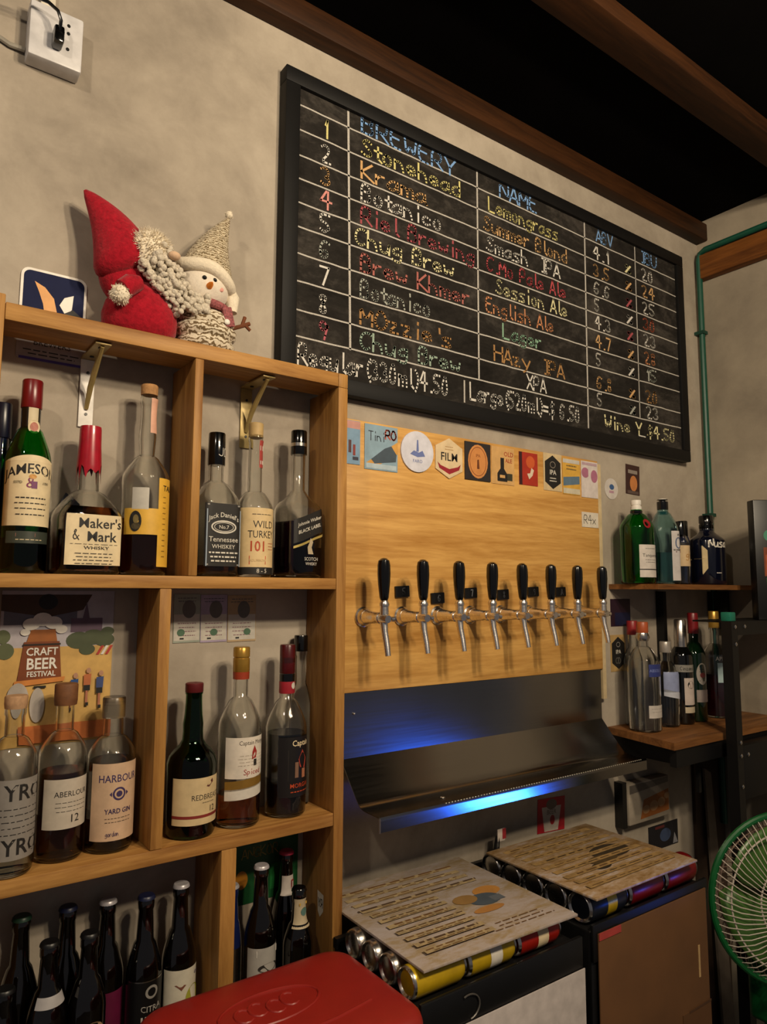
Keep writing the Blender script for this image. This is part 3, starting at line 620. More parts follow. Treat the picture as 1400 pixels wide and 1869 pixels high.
sca = g.build('scarf', sn); G().m(m_white).ball((.026, -.047, .060), .006, 10, 8, (1, .5, 1)).build('button', sca)
m_twig = P('6a3818', .8)
G().m(m_twig).tube([(.050, -.02, .060), (.068, -.024, .068), (.084, -.026, .076)], .0042, 8).tube([(.068, -.024, .068), (.074, -.024, .088)], .0038, 8).tube([(.074, -.025, .071), (.086, -.025, .062)], .0035, 8).build('twig_arm', sn)
g = G().m(m_wool)
for i in range(60):
    g.ball((-.034+rnd.uniform(-.02, .022), -.044+rnd.uniform(-.008, .006), .082+rnd.uniform(-.016, .018)), rnd.uniform(.005, .0075), 8, 6)
g.build('bobble_trim', sn, smooth=60)

# ------------------------------------------------------------------ signs on the wall above and inside the shelf
def rr(w_, h, r, n=5):
    p = []
    for cx, cz, a0 in ((w_/2-r, h/2-r, 0), (-w_/2+r, h/2-r, 90), (-w_/2+r, -h/2+r, 180), (w_/2-r, -h/2+r, 270)):
        for i in range(n+1): q = R(a0+90*i/n); p.append((cx+r*math.cos(q), cz+r*math.sin(q)))
    return p
def sheet(name, label, cat, x, z, w_, h, mat, fn, y=0.0, r=.0, th=.0012, rot=0, group=None, pts=None, part='sheet'):
    t = thing(name, label, cat, (x, y, z), 0, group); t.rotation_euler = (0, R(rot), 0)
    q = pts or (rr(w_, h, r) if r else [(-w_/2, -h/2), (w_/2, -h/2), (w_/2, h/2), (-w_/2, h/2)])
    if not pts and not r: pass
    G().m(mat).slab([(u, -.0004, v) for u, v in q], (0, -th, 0)).build(part, t, smooth=0)
    a = Art(-.0004-th); fn(a)
    if a.k: a.done('artwork', t)
    return t
m_dnavy = P('1b2142', .7, 0, .1, 30, 0, 0, .15)
sheet('rounded_sign', 'navy rounded sign with white edge and orange and white petals behind the shelf top', 'sign', .250, 1.984, .114, .108, m_white,
      lambda a: a.poly(m_dnavy, rr(.105, .099, .012)).poly(P('d99a50', .5), [(-.034, .030), (-.016, .022), (.000, .004), (.006, -.020), (.004, -.045), (-.012, -.045), (-.018, -.010), (-.026, .012)]).poly(m_white, [(.034, .018), (.018, .010), (.010, -.006), (.022, -.024), (.032, -.010)]).poly(m_ink, [(.004, -.03), (.034, -.01), (.048, -.02), (.048, -.049), (.004, -.049)]), r=.015, th=.003)
sheet('shelf_sign', 'pale lettered sign on the wall in shadow under the top board, far left', 'sign', .252, 1.890, .120, .050, P('a39c9a', .6), lambda a: a.text(m_ink, 'BREWERS', 0, .010, .016, 0, .95).lines(m_ink, 0, -.006, .10, 2, .007, .002).rect(P('4a3a8a', .5), 0, -.022, .11, .005), r=.006)
# festival poster
m_tan = P('c9a25c', .6); m_brn = P('7a3c16', .6)
def fest(a):
    a.rect(P('b5b0b8', .6), 0, .075, .19, .12).rect(m_tan, 0, -.050, .19, .17).rect(P('6a6a78', .6), -.03, .10, .12, .05)
    a.poly(P('4a3420', .6), [(-.095, .128), (.055, .128), (.04, .10), (-.02, .088), (-.095, .10)]).ell(m_ink, -.02, .115, .016, .014)
    a.poly(P('6a5668', .6), [(.02, .085), (.04, .085), (.046, .115), (.052, .085), (.075, .085), (.075, .06), (.02, .06)])
    for x, z, r in ((.035, .045, .022), (.06, .05, .02), (.08, .045, .018), (.05, .028, .014), (.085, .06, .012)): a.ell(P('4a5238', .6), x, z, r, r*.7)
    for x, z, r in ((-.085, .03, .014), (-.09, .055, .012)): a.ell(P('5a6242', .6), x, z, r, r)
    for k in range(3): a.poly(P('b53a34', .6) if k % 2 == 0 else m_white, [(.066+k*.008, .018), (.071+k*.008, .018), (.080+k*.008, .034), (.075+k*.008, .034)])
    a.poly(m_brn, [(-.064, -.022), (.008, -.022), (.002, .045), (-.056, .045)]).poly(P('9a5a24', .6), [(-.052, .045), (-.002, .045), (-.006, .066), (-.046, .066)])
    for x, z, r in ((-.046, .076, .014), (-.028, .084, .016), (-.010, .078, .015), (.004, .066, .010), (-.055, .062, .008)): a.ell(m_white, x, z, r, r*.75)
    a.rect(P('2a1a10', .6), -.027, .040, .062, .003)
    a.text(m_white, 'CRAFT', -.026, .028, .019, .02, .9).text(m_white, 'BEER', -.026, .007, .027, .022, .86).text(m_white, 'FESTIVAL', -.026, -.011, .013, .018, .9)
    a.poly(P('c9803a', .6), [(-.07, -.032), (.012, -.026), (.014, -.018), (-.068, -.022)])
    a.rect(m_ink, -.027, -.034, .02, .004).ell(P('b0a8a0', .6), -.062, -.055, .018, .03).ell(P('b0a8a0', .6), -.03, -.065, .012, .03)
    for x, z, c in ((.030, -.038, '1c4a8a'), (.052, -.030, 'b5683c'), (.074, -.036, '3a4a7a')):
        m_ = P(c, .6); a.ell(P('b08468', .6), x+.002, z+.020, .004, .005).poly(m_, [(x-.006, z-.006), (x+.006, z-.006), (x+.007, z+.014), (x-.006, z+.013)]).rect(m_ink, x, z-.011, .011, .010).rect(P('a86a50', .6), x, z-.027, .004, .022).rect(m_ink, x+.001, z-.040, .005, .006)
    a.rect(P('b5642c', .6), .02, -.115, .15, .03)
sheet('festival_poster', 'craft beer festival poster with barrel mug on the wall behind the middle-row bottles', 'poster', .290, 1.312, .187, .258, m_tan, fest)
for i, (x, w_, c, lb) in enumerate(((.528, .055, '9aa295', 'pale green printed note, left one of three pinned above the green bottle'), (.5850, .057, 'a89ab2', 'lilac printed note, middle one of three pinned on the wall'), (.6470, .064, 'b59c78', 'tan printed note, right one of three pinned on the wall'))):
    sheet('banknote', lb, 'banknote', x, 1.393-.001*i, w_, .096, P(c, .6), lambda a: a.rect(P('c4bfb4', .6), 0, -.018, w_*.96, .052).ell(P('6a6660', .6), .004, .018, .014, .018).lines(P('5a5a64', .6), 0, .040, w_*.8, 2, .006, .0014).lines(P('7a4a5a', .6), 0, -.010, w_*.7, 4, .008, .0014).ell(P('4a6a52', .6), .012*(i-1), -.028, .008, .007).rect(m_ink, -.01, -.040, .008, .003), group='printed notes pinned up in the middle row', rot=-.6)

# ------------------------------------------------------------------ socket
so = thing('power_socket', 'white double wall socket with black plug in it, upper left', 'socket', (.222, 0, 2.4825))
G().m(P('c9c7c8', .4)).box(-.0465, .0465, -.040, -.0004, -.0545, .0545, .004).build('housing', so)
a = Art(-.0402)
for x, z in ((.020, .030), (.020, .014), (.020, -.018)): a.ell(m_black, x, z, .0032, .0036, 12)
a.done('socket_holes', so)
pl = thing('plugged_cable', 'black plug with cable in the white socket, running off left', 'cable', (.222, -.0405, 2.4825))
G().m(m_blackg).box(-.009, .009, -.030, 0, -.030, .002, .004).build('plug', pl)
G().m(m_blackg).tube([(0, -.026, -.010), (0, -.036, .006), (-.006, -.036, .022), (-.022, -.032, .034), (-.045, -.024, .040), (-.09, -.010, .036), (-.15, .002, .030), (-.30, .008, .026)], .0032, 8).build('cable', pl)
c2 = tag(G().m(P('8a8478', .6)).tube([(-.5, -.005, 2.49), (.05, -.005, 2.475), (.12, -.0055, 2.462), (.150, -.006, 2.452), (.1745, -.008, 2.452)], .005, 8).build('wall_cable'), 'thin grey cable along the wall entering the side of the socket', 'cable')
tag(G().m(P('cfc6b4', .6)).box(.196, .222, -.012, -.0004, 2.540, 2.75, .002).build('cable_trunking'), 'cream cable trunking strip rising above the socket', 'trunking')

# ------------------------------------------------------------------ chalkboard
cb = thing('chalkboard', 'large black framed chalkboard listing nine beers in coloured chalk', 'chalkboard', (1.5165, 0, 2.2825))
X0, X1, Z0, Z1 = -.8085, .8085, -.3775, .3775; FW = .038
G().m(m_slate).box(X0+.02, X1-.02, -.0235, -.004, Z0+.02, Z1-.02).build('slate', cb, smooth=0)
for nm, q in (('frame_rail', (X0, X1, Z1-FW, Z1)), ('frame_rail', (X0, X1, Z0, Z0+FW)), ('frame_rail', (X0, X0+FW, Z0+FW, Z1-FW)), ('frame_rail', (X1-FW, X1, Z0+FW, Z1-FW))):
    G().m(m_frame).box(q[0], q[1], -.034, -.001, q[2], q[3], .002).build(nm, cb)
def line(x0, z0, x1, z1, wid=.0042, h='bdb8b0', nm='chalk_line'):
    n = max(3, int(math.hypot(x1-x0, z1-z0)/.03)); pts = []
    for i in range(n+1):
        t_ = i/n; pts.append((x0+(x1-x0)*t_, z0+(z1-z0)*t_+rnd.uniform(-.0008, .0008)))
    dx, dz = x1-x0, z1-z0; l = math.hypot(dx, dz); nx, nz = -dz/l*wid/2, dx/l*wid/2
    G().m(CHALK(h)).rings([[(p[0]-1.5165+nx, -.0237, p[1]-2.2825+nz) for p in pts], [(p[0]-1.5165-nx, -.0237, p[1]-2.2825-nz) for p in pts]], False, False, False).build(nm, cb, smooth=0)
ZL = [2.581, 2.519, 2.456, 2.399, 2.340, 2.281, 2.217, 2.151, 2.083, 2.021]; ZR = [2.567, 2.505, 2.446, 2.386, 2.329, 2.273, 2.211, 2.153, 2.077, 2.023]
for a_, b_ in zip(ZL, ZR): line(.749, a_, 2.295, b_, .0038)
line(.884, 2.634, .897, 2.018, .006); line(1.316, 2.63, 1.316, 2.024, .0055); line(1.784, 2.622, 1.777, 1.951, .006); line(2.05, 2.62, 2.047, 2.023, .0045); line(1.262, 2.010, 1.262, 1.950, .005)
def zrow(k, x): t_ = (x-.749)/1.546; return ZL[k]*(1-t_)+ZR[k]*t_
def chalk(s, x, k, h, col, stretch=1.0, dz=.008, wid=.0052, z=None, fit=None, slope=0):
    w0 = stroke(s, 0, 0, h, wid, 1.0)[2]; ux = 0
    if fit: stretch = fit/w0
    zz = (zrow(k, x) if z is None else z)+dz
    for wd in s.split(' '):
        if wd:
            V, F, ww = stroke(wd, 0, 0, h, wid, 1.0); g = G().m(CHALK(col))
            g.add([(x+(ux+u)*stretch-1.5165, -.0239, zz+v+slope*(ux+u)*stretch-2.2825) for u, v in V], F); g.build('chalk_lettering', cb, smooth=0)
            ux += ww
        ux += h/9*5
YEL, ORA, WHT, RED, CRM, GRY, GRN, BLU, BRN = 'd9cf8a', 'd0a673', 'd8d4cc', 'a8545a', 'e0d8a8', 'a8aba2', '8fb59a', '7fa8dc', 'ab8254'
for k, c in enumerate((YEL, WHT, ORA, 'd8928a', WHT, GRY, WHT, WHT, 'b0606a')): chalk(str(k+1), .810, k+1, .044, c, 1.0)
chalk('BREWERY', .925, 0, .046, BLU, fit=.315, dz=.006, wid=.0050, slope=-.03)
for k, (s, c, wd) in enumerate((('Stonehead', YEL, .335), ('Krama', ORA, .215), ('Botanico', WHT, .265), ('Riel Brewing', RED, .385), ('Chug Brew', CRM, .325), ('Brew Khmer', 'b06a62', .365), ('Botanico', GRY, .225), ("MOzzie's", BRN, .300), ('Chug Brew', '9aae9e', .330))):
    chalk(s, .925 if k != 4 else .908, k+1, .044, c, fit=wd, dz=.007)
chalk('NAME', 1.405, 0, .046, BLU, fit=.165, dz=.005, wid=.0052)
for k, (s, c, wd, x) in enumerate((('Lemongrass', YEL, .30, 1.36), ('Summer Blond', ORA, .36, 1.34), ('Smash  IPA', WHT, .315, 1.35), ('C.Mo Pale Ale', 'c0545a', .34, 1.35), ('Session Ale', CRM, .31, 1.385), ('English Ale', 'c98a62', .285, 1.345), ('Lager', GRN, .165, 1.41), ('HAzy  IPA', BRN, .30, 1.375), ('XPA', WHT, .085, 1.505))):
    chalk(s, x, k+1, .042, c, fit=wd, dz=.008)
chalk('ABV', 1.842, 0, .040, BLU, fit=.09, wid=.0048); chalk('IBU', 2.085, 0, .040, BLU, fit=.095, wid=.0048)
for k, (s, c) in enumerate((('4.1', WHT), ('3.5', ORA), ('6.6', WHT), ('5', WHT), ('4.3', WHT), ('4.7', ORA), ('5', WHT), ('6.8', ORA), ('5', WHT))): chalk(s, 1.825, k+1, .040, c, fit=.085 if len(s) > 1 else .028)
for k, c in enumerate((CRM, ORA, RED, WHT, RED, ORA, WHT, ORA, GRY)): chalk('%', 1.995, k+1, .026, c, fit=.036)
for k, (s, c) in enumerate((('20', WHT), ('24', ORA), ('25', WHT), ('30', 'b5624a'), ('23', WHT), ('28', 'c98a62'), ('15', GRY), ('20', BRN), ('23', WHT))): chalk(s, 2.085, k+1, .040, c, fit=.075)
chalk('Regular(330ml)4.50', .757, 0, .048, WHT, z=1.958, fit=.455, dz=0, wid=.0062)
chalk('Large(520ml)=$ 6.50', 1.283, 0, .046, WHT, z=1.962, fit=.46, dz=0, wid=.0065)
chalk('Wine Y $4.50', 1.860, 0, .040, CRM, z=1.966, fit=.395, dz=0, wid=.0055)
line(2.035, 1.963, 2.075, 1.963, .004, WHT)

# ------------------------------------------------------------------ tap board
tb = thing('tap_board', 'varnished pine board on the wall carrying the row of beer taps', 'board', (1.358, 0, 1.53))
G().m(m_tap).box(-.470, .462, -.0202, -.0008, -.311, .323, .0015).build('panel', tb)
G().m(P('c9b48c', .6)).box(.4622, .478, -.019, -.0008, -.40, .315).build('edge_strip', tb)
CG = 'beer coasters and cards along the top of the tap board'
YB = -.0203
m_cb = P('7fa0bd', .5); m_sky = P('8aa6b8', .5); m_oran = P('cf9a4c', .5)
sheet('beer_card', 'blue card with small figures, partly hidden behind the shelf upright', 'card', .894, 1.797, .070, .104, m_cb, lambda a: a.rect(P('c9958c', .5), 0, .042, .07, .018).rect(P('5a3a3a', .5), .006, -.01, .008, .03).rect(P('8a3a34', .5), .018, -.018, .007, .026).rect(P('3a3a4a', .5), .022, -.038, .016, .008), YB, group=CG)
sheet('beer_card', 'blue-grey card with orange shore and dark wave, second along the tap board top', 'card', .991, 1.793, .098, .110, m_sky, lambda a: a.poly(m_oran, [(-.045, -.04), (.049, .02), (.049, -.01), (-.02, -.05)]).poly(P('44525e', .5), [(-.03, -.03), (.01, .0), (.03, .008), (.046, -.012), (.044, -.03), (-.02, -.04)]).strokes(P('2a2a34', .5), 'Tini', -.038, .016, .022, .002, .9).strokes(P('b0503c', .5), 'RO', .012, .024, .022, .004, 1).rect(P('b0c2cc', .5), 0, -.046, .09, .012), YB, group=CG)
def circ(r, n=32): return [(r*math.cos(2*math.pi*i/n), r*math.sin(2*math.pi*i/n)) for i in range(n)]
m_lb = P('6a78ae', .5)
sheet('beer_coaster', 'round white coaster with small blue lighthouse', 'coaster', 1.101, 1.797, .1, .1, P('d6d6e2', .6), lambda a: a.poly(m_lb, [(-.004, 0), (.004, 0), (.002, .030), (-.002, .030)]).poly(m_lb, [(-.024, -.008), (-.012, .002), (.004, -.002), (.016, .004), (.024, -.010), (0, -.014)]).text(m_lb, 'FARO', 0, -.024, .012), YB, group=CG, pts=circ(.052), th=.004, part='disc')
hexp = [(0, .053), (.046, .030), (.046, -.030), (0, -.053), (-.046, -.030), (-.046, .030)]
sheet('beer_coaster', 'cream shield-shaped coaster with red ribbon and black lettering', 'coaster', 1.207, 1.792, .1, .1, P('dcc49c', .6), lambda a: a.text(m_ink, 'FILM', 0, .004, .030, .012, 1.0).poly(P('9a2430', .5), [(-.040, -.012), (-.034, -.028), (0, -.042), (.034, -.028), (.040, -.012), (.030, -.020), (0, -.028), (-.030, -.020)]).lines(P('b08a5a', .5), 0, .030, .03, 2, .007, .002), YB, group=CG, pts=hexp, th=.003, part='disc')
sheet('beer_coaster', 'dark square coaster with tall orange oval', 'coaster', 1.309, 1.795, .093, .102, P('2c2626', .5), lambda a: a.ell(P('cf8a4c', .5), 0, 0, .036, .046).ring(P('8a4a24', .5), 0, 0, .031, .040, .002).text(P('8a4a24', .5), 'IPA', 0, .016, .012).poly(P('6a3a1c', .5), [(-.004, -.02), (.005, -.02), (.003, .006), (-.003, .004)]), YB, group=CG, th=.003)
sheet('beer_card', 'cream card with dark bottle drawing and red print', 'card', 1.405, 1.794, .088, .104, P('d0a468', .5), lambda a: a.poly(m_ink, [(-.022, -.044), (.016, -.044), (.016, -.022), (.004, -.008), (.004, .022), (-.010, .022), (-.010, -.008), (-.022, -.022)]).rect(P('3a3a2a', .5), .026, -.03, .02, .02).text(P('a8402c', .5), 'OLD', .022, .034, .018, .01).text(P('a8402c', .5), 'ALE', .022, .016, .016, .01).rect(P('d0a468', .5), -.003, -.03, .02, .008), YB, group=CG)
sheet('beer_card', 'narrow red card with white figure and dark left edge', 'card', 1.507, 1.796, .076, .094, P('a8301f', .5), lambda a: a.rect(P('3a1a1c', .5), -.032, 0, .012, .094).ell(P('c85a2c', .5), .008, .020, .018, .018).poly(P('d9c8b0', .5), [(.002, -.030), (.016, -.018), (.022, -.002), (.012, .004), (.006, -.012), (-.006, -.014)]), YB, group=CG)
hx2 = [(0, .050), (.034, .030), (.034, -.030), (0, -.050), (-.034, -.030), (-.034, .030)]
sheet('beer_card', 'cream card with black hexagon badge', 'card', 1.610, 1.797, .080, .110, P('cdb68c', .5), lambda a: a.poly(m_ink, hx2).ring(P('8a8074', .5), 0, .022, .012, .010, .002).text(m_paper, 'IPA', 0, .000, .020, .012).lines(m_paper, 0, -.018, .032, 2, .008, .003), YB, group=CG)
sheet('beer_card', 'yellow card with blue-grey band', 'card', 1.693, 1.792, .078, .108, P('d3a444', .5), lambda a: a.poly(P('5a7286', .5), [(-.037, -.004), (.037, .004), (.037, -.020), (-.037, -.030)]).rect(P('c4c0b8', .5), 0, .046, .076, .012).lines(P('6a5a3a', .5), 0, .032, .05, 2, .010, .004).rect(P('c9c0a8', .5), 0, -.044, .076, .016), YB, group=CG)
sheet('beer_card', 'white card with pink pattern at the right end of the row', 'card', 1.778, 1.791, .078, .112, P('d2c8c4', .5), lambda a: a.ell(P('a86a84', .5), -.02, .02, .018, .016).ell(P('a86a84', .5), .022, .012, .016, .02).rect(P('d2c8c4', .5), 0, .012, .012, .05).rect(P('b59aa4', .5), 0, .048, .07, .008), YB, group=CG)
sheet('price_note', 'small white handwritten note at the right edge of the tap board', 'note', 1.776, 1.667, .078, .046, P('d6cdbd', .5), lambda a: a.strokes(m_ink, 'R4x', -.03, -.012, .026, .002, 1), YB)
for i, (x, z) in enumerate(((1.054, 1.448), (1.166, 1.432), (1.278, 1.445), (1.396, 1.441), (1.515, 1.449), (1.630, 1.449))):
    sheet('number_tag', ['black number tag between the first and second taps', 'black number tag between the second and third taps', 'black number tag between the third and fourth taps', 'black number tag between the fourth and fifth taps', 'black number tag between the fifth and sixth taps', 'black number tag between the sixth and seventh taps'][i],
          'tag', x, z, .042, .027, m_black, lambda a: a.strokes(P('9aa0a8', .5), '56789A'[i], .0, -.008, .016, .0022, .8), YB, group='number tags on the tap board', th=.005, rot=-3, r=.002)
# taps
def tap(x, lab_):
    t = thing('beer_tap', lab_, 'beer tap', (x, -.0206, 1.389), 0, 'beer taps along the board')
    ro = Matrix.Rotation(R(90), 4, 'X')
    G().m(m_chrome).lathe([(.0235, 0), (.0235, .003), (.020, .006), (.0185, .012), (.0170, .016)], 28, ro).build('wall_flange', t)
    G().m(m_chrome).lathe([(.0165, .016), (.0150, .030), (.0135, .050), (.0125, .062), (.0135, .064), (.0135, .072), (.0120, .074)], 24, ro).build('shank', t)
    G().m(m_chrome).tube([(0, -.068, 0), (0, -.086, .0), (0, -.099, -.002)], [.0115, .0125, .0085], 18).tube([(0, -.084, .004), (0, -.084, .026)], [.0105, .0095], 18).tube([(.012, -.092, -.002), (.020, -.092, -.002)], .006, 12).build('faucet_body', t, smooth=45)
    G().m(m_chrome).tube([(0, -.082, -.008), (0, -.086, -.030), (0, -.094, -.058), (0, -.099, -.082)], [.0095, .0078, .0072, .0066], 16).build('spout', t)
    G().m(m_chrome).lathe([(.0105, .026), (.0115, .030), (.0095, .036), (.0075, .040)], 20, Matrix.Translation((0, -.084, 0))).build('collar', t)
    G().m(m_blackg).lathe([(.0085, .040), (.0105, .046), (.0135, .075), (.0150, .098), (.0146, .118), (.0125, .128), (.0065, .133), (.001, .134)], 24, Matrix.Translation((0, -.084, 0)) @ Matrix.Rotation(R(rnd.uniform(-1.5, 1.5)), 4, 'Y')).build('handle', t)
nm = ['first beer tap from the shelf, black handle and chrome spout', 'second beer tap from the shelf, black handle and chrome spout', 'third beer tap from the shelf, black handle and chrome spout', 'fourth beer tap from the shelf, black handle and chrome spout', 'fifth beer tap from the shelf, fourth from the right edge of the board', 'sixth beer tap from the shelf, third from the right edge of the board', 'seventh beer tap, second from the right edge of the board', 'last beer tap at the right edge of the board']
for i, x in enumerate((.942, 1.0545, 1.167, 1.277, 1.388, 1.496, 1.604, 1.716)): tap(x, nm[i])

# ------------------------------------------------------------------ drip tray
dt = thing('drip_tray', 'stainless steel drip tray with tall splash back under the taps', 'drip tray', (.886, -.0205, .957))
prof = [(-.0010, .262), (-.0010, .256), (-.0010, .20), (-.0010, .15), (-.0010, .121), (-.0010, .1185), (-.0025, .1165), (-.030, .084), (-.060, .050), (-.070, .040), (-.078, .034), (-.088, .031), (-.105, .030), (-.125, .030), (-.142, .030), (-.1465, .030), (-.1475, .028), (-.1475, .022), (-.1475, .000)]
def tray_rings(x): return [(x, y, z) for y, z in prof]
g = G().m(m_steel)
# second skin 1.4 mm behind the first
back = [(y+.0014*(1 if i < 5 or i > 15 else .75), z-(.0014 if 4 < i < 16 else 0)) for i, (y, z) in enumerate(prof)]
back = [(min(y, -.0001), z) for y, z in back]
full = list(prof)+back[::-1]
g.rings([[(0, y, z) for y, z in full], [(.920, y, z) for y, z in full]], True, True); g.build('steel_sheet', dt, smooth=30)
G().m(STEEL('steel_edge', 'b0aca6', .35)).tube([(.0, -.1485, .0), (.0, -.1485, .029)], .0022, 8).build('corner_edge', dt)
g = G().m(P('d8d2c0', .3, .5))
for i in range(82): g.ball((.18+.0088*i, -.1480, .0300), .0013, 6, 5)
g.build('edge_perforation', dt)
G().m(m_chrome).ball((.20, -.112, .0315), .006, 12, 8, (1, 1, .35)).build('drain_screw', dt)
G().m(m_chrome).ball((.032, -.0024, .215), .0028, 8, 6).build('wall_screw', dt)

# ------------------------------------------------------------------ right corner shelves
us = thing('corner_shelf', 'narrow brown wooden shelf in the corner carrying gin bottles', 'shelf', (1.885, 0, 1.458))
m_csh = WOOD('corner_shelf_board', '8a5c32', '4e2e16', 'x')
G().m(m_csh).slab([(0, -.172, 0), (.598, -.172, 0), (.598, -.040, 0), (.552, -.040, 0), (.552, -.001, 0), (0, -.001, 0)], (0, 0, .0155)).build('board', us, smooth=0)
ls = thing('corner_shelf', 'deeper lower wooden corner shelf on black metal angle frame', 'shelf', (1.885, 0, 1.022))
G().m(m_csh).slab([(-.075, -.252, 0), (.598, -.252, 0), (.598, -.040, 0), (.552, -.040, 0), (.552, -.001, 0), (-.025, -.001, 0)], (0, 0, .020)).build('board', ls, smooth=0)
G().m(m_blackm).box(-.055, .565, -.245, -.225, -.05, -.001).box(-.02, .0, -.2245, -.002, -.05, -.001).box(.52, .54, -.2245, -.002, -.05, -.001).build('frame', ls, smooth=0)
G().m(m_blackm).box(.15, .162, -.186, -.176, -.16, -.03).build('bracket_arm', ls, smooth=0)
G().m(m_blackm).box(.245, .262, -.030, -.003, .021, .43).build('bracket_upright', ls, smooth=0)
G().m(m_blackm).box(.56, .575, -.075, -.003, .30, .43).build('bracket_upright', ls, smooth=0)
ZU, ZW = 1.4738, 1.0422
GU = 'gin bottles on the upper corner shelf'; GLw = 'bottles on the lower corner shelf'
p = shape(.051, .235, .170, .218, .017, 0, .0155, 0, .45)
t = bottle('gin_bottle', 'green gin bottle with white cap, white label and red seal', 'bottle', (1.918, -.085, ZU), -30, p, m_ggreen, 1, None, 0, [('cap', [(.0160, .226), (.0165, .228), (.0165, .238), (.014, .2385), (.014, .243), (.0155, .2435), (.0155, .256), (.0145, .258)], m_white), ('neck_ring', [(.018, .217), (.0185, .224)], m_blackg)], GU)
band(t, p, 1, .020, .118, -20, 66, P('c8c0b8', .6)); band(t, p, 1, .042, .045, -20, 66, m_ink, 'label_rule', .0009)
lettering(t, wrapmap(p, 1, R(24), .08), lambda a: a.text(m_ink, 'Tanqueray', 0, .006, .014).lines(m_ink, 0, -.008, .05, 2, .007, .0012).lines(m_ink, 0, .026, .05, 1, .007, .0012))
lettering(t, wrapmap(p, 1, R(12), .178, .0016, True), lambda a: a.ell(P('8c1420', .3), 0, .004, .012, .014), 'red_seal')
p = shape(.0385, .245, .165, .232, .0165, .6, .0155, 0, .45)
t = bottle('gin_bottle', 'pale blue square gin bottle with long white label on its right side', 'bottle', (2.060, -.085, ZU), -34, p, m_aqua, 1, GL('8cc0cc', 0, 1.33), .10, [('cap', [(.0170, .238), (.0174, .240), (.0174, .264), (.010, .2655), (.010, .268), (.0174, .2690), (.0165, .271)], m_blackg), ('cap_top', [(.012, .271), (.012, .2735)], m_white)], GU)
band(t, p, 1, .012, .168, 12, 62, P('bcb6b4', .6)); lettering(t, wrapmap(p, 1, R(38), .10, .0012), lambda a: a.ring(P('4a5a7a', .5), 0, .030, .008, .018, .003).text(m_ink, 'BOMBAY', 0, .008, .007, .006).rect(P('6a3a4a', .5), 0, .002, .014, .004).text(m_ink, 'B', 0, .056, .008))
p = shape(.026, .185, .135, .165, .0125, 0)
t = bottle('gin_bottle', 'small clear bottle with cream label tucked between the blue and black bottles', 'bottle', (2.168, -.078, ZU), -34, p, m_clear, 1, None, 0, [('cap', capsule(.0145, .155, .208), m_blackg)], GU)
band(t, p, 1, .060, .128, -50, 80, P('cbb088', .6)); band(t, p, 1, .130, .136, -50, 80, m_ink, 'label_rule'); lettering(t, wrapmap(p, 1, R(20), .095), lambda a: a.strokes(P('a5742c', .5), 'gh', -.006, -.01, .024, .002, .7))
p = shape(.056, .198, .148, .184, .022, 0, .0210, 0, .9)
m_nb = P('0a0d1c', .1, 0, .1, 20, 0, .6)
t = bottle('gin_bottle', 'stout black gin bottle with cream diamond label and white lettering', 'bottle', (2.308, -.088, ZU), -40, p, m_nb, 1, None, 0, [('cap', [(.0225, .190), (.0235, .192), (.0235, .204), (.0215, .2045), (.0215, .209), (.0235, .2095), (.0235, .232), (.021, .235)], m_blackg)], GU, hollow=False)
lettering(t, wrapmap(p, 1, R(-40), .085, .0008), lambda a: a.poly(P('cdb88c', .6), [(-.045, .0), (.004, .046), (.020, .030), (.020, -.030), (.004, -.050)]).lines(P('8a744a', .6), -.008, .002, .04, 1, .01, .001), 'diamond_label')
lettering(t, wrapmap(p, 1, R(16), .12, .0008), lambda a: a.strokes(m_paper, 'Nusa', -.03, .006, .026, .0045, .85).lines(m_paper, 0, -.08, .02, 1, .01, .003))
t = bottle('gin_bottle', 'slim navy bottle with black cap just left of the stout black one', 'bottle', (2.228, -.050, ZU), -30, shape(.021, .19, .14, .17, .012), P('0c1a3a', .1, 0, .1, 20, 0, .5), 1, None, 0, [('cap', capsule(.0155, .162, .215), m_blackg)], GU, hollow=False)
p = shape(.047, .286, .195, .245, .0165, .0, .0155, 0, .45)
t = bottle('vodka_bottle', 'large clear vodka bottle with blue neck panel and small white label', 'bottle', (1.906, -.100, ZW), -30, p, m_clear, 1, None, 0, [('cap', capsule(.0170, .286, .318), P('a5502c', .4)), ('spout', [(.0168, .262), (.021, .272), (.017, .286)], m_silver)], GLw)
band(t, p, 1, .160, .196, -8, 62, P('2a3470', .5)); band(t, p, 1, .042, .078, -12, 66, P('bdb6ae', .6), 'lower_label')
lettering(t, wrapmap(p, 1, R(26), .06), lambda a: a.lines(P('8a8078', .6), 0, .008, .05, 2, .009, .001)); lettering(t, wrapmap(p, 1, R(26), .178), lambda a: a.text(P('7a86b8', .5), 'ABSOLUT', 0, 0, .012))
t = bottle('vodka_bottle', 'clear bottle with red cap hidden behind the large vodka bottle', 'bottle', (1.950, -.034, ZW), -30, shape(.029, .30, .19, .235, .014), m_clear, 1, None, 0, [('cap', capsule(.0165, .275, .318), P('8a1c20', .4))], GLw)
p = shape(.036, .235, .155, .195, .015, .0)
t = bottle('vodka_bottle', 'second clear bottle with slanting blue and white label beside the dark wine', 'bottle', (2.028, -.096, ZW), -30, p, m_clear, 1, None, 0, [('cap', capsule(.0165, .222, .255), P('b0a8a0', .3, .4))], GLw)
band(t, p, 1, .105, .165, -40, 60, P('8a94b8', .5)); band(t, p, 1, .088, .108, -40, 60, P('b8bcc8', .5), 'lower_label', slant=-.012)
p = shape(.0335, .310, .205, .240, .0145, 0)
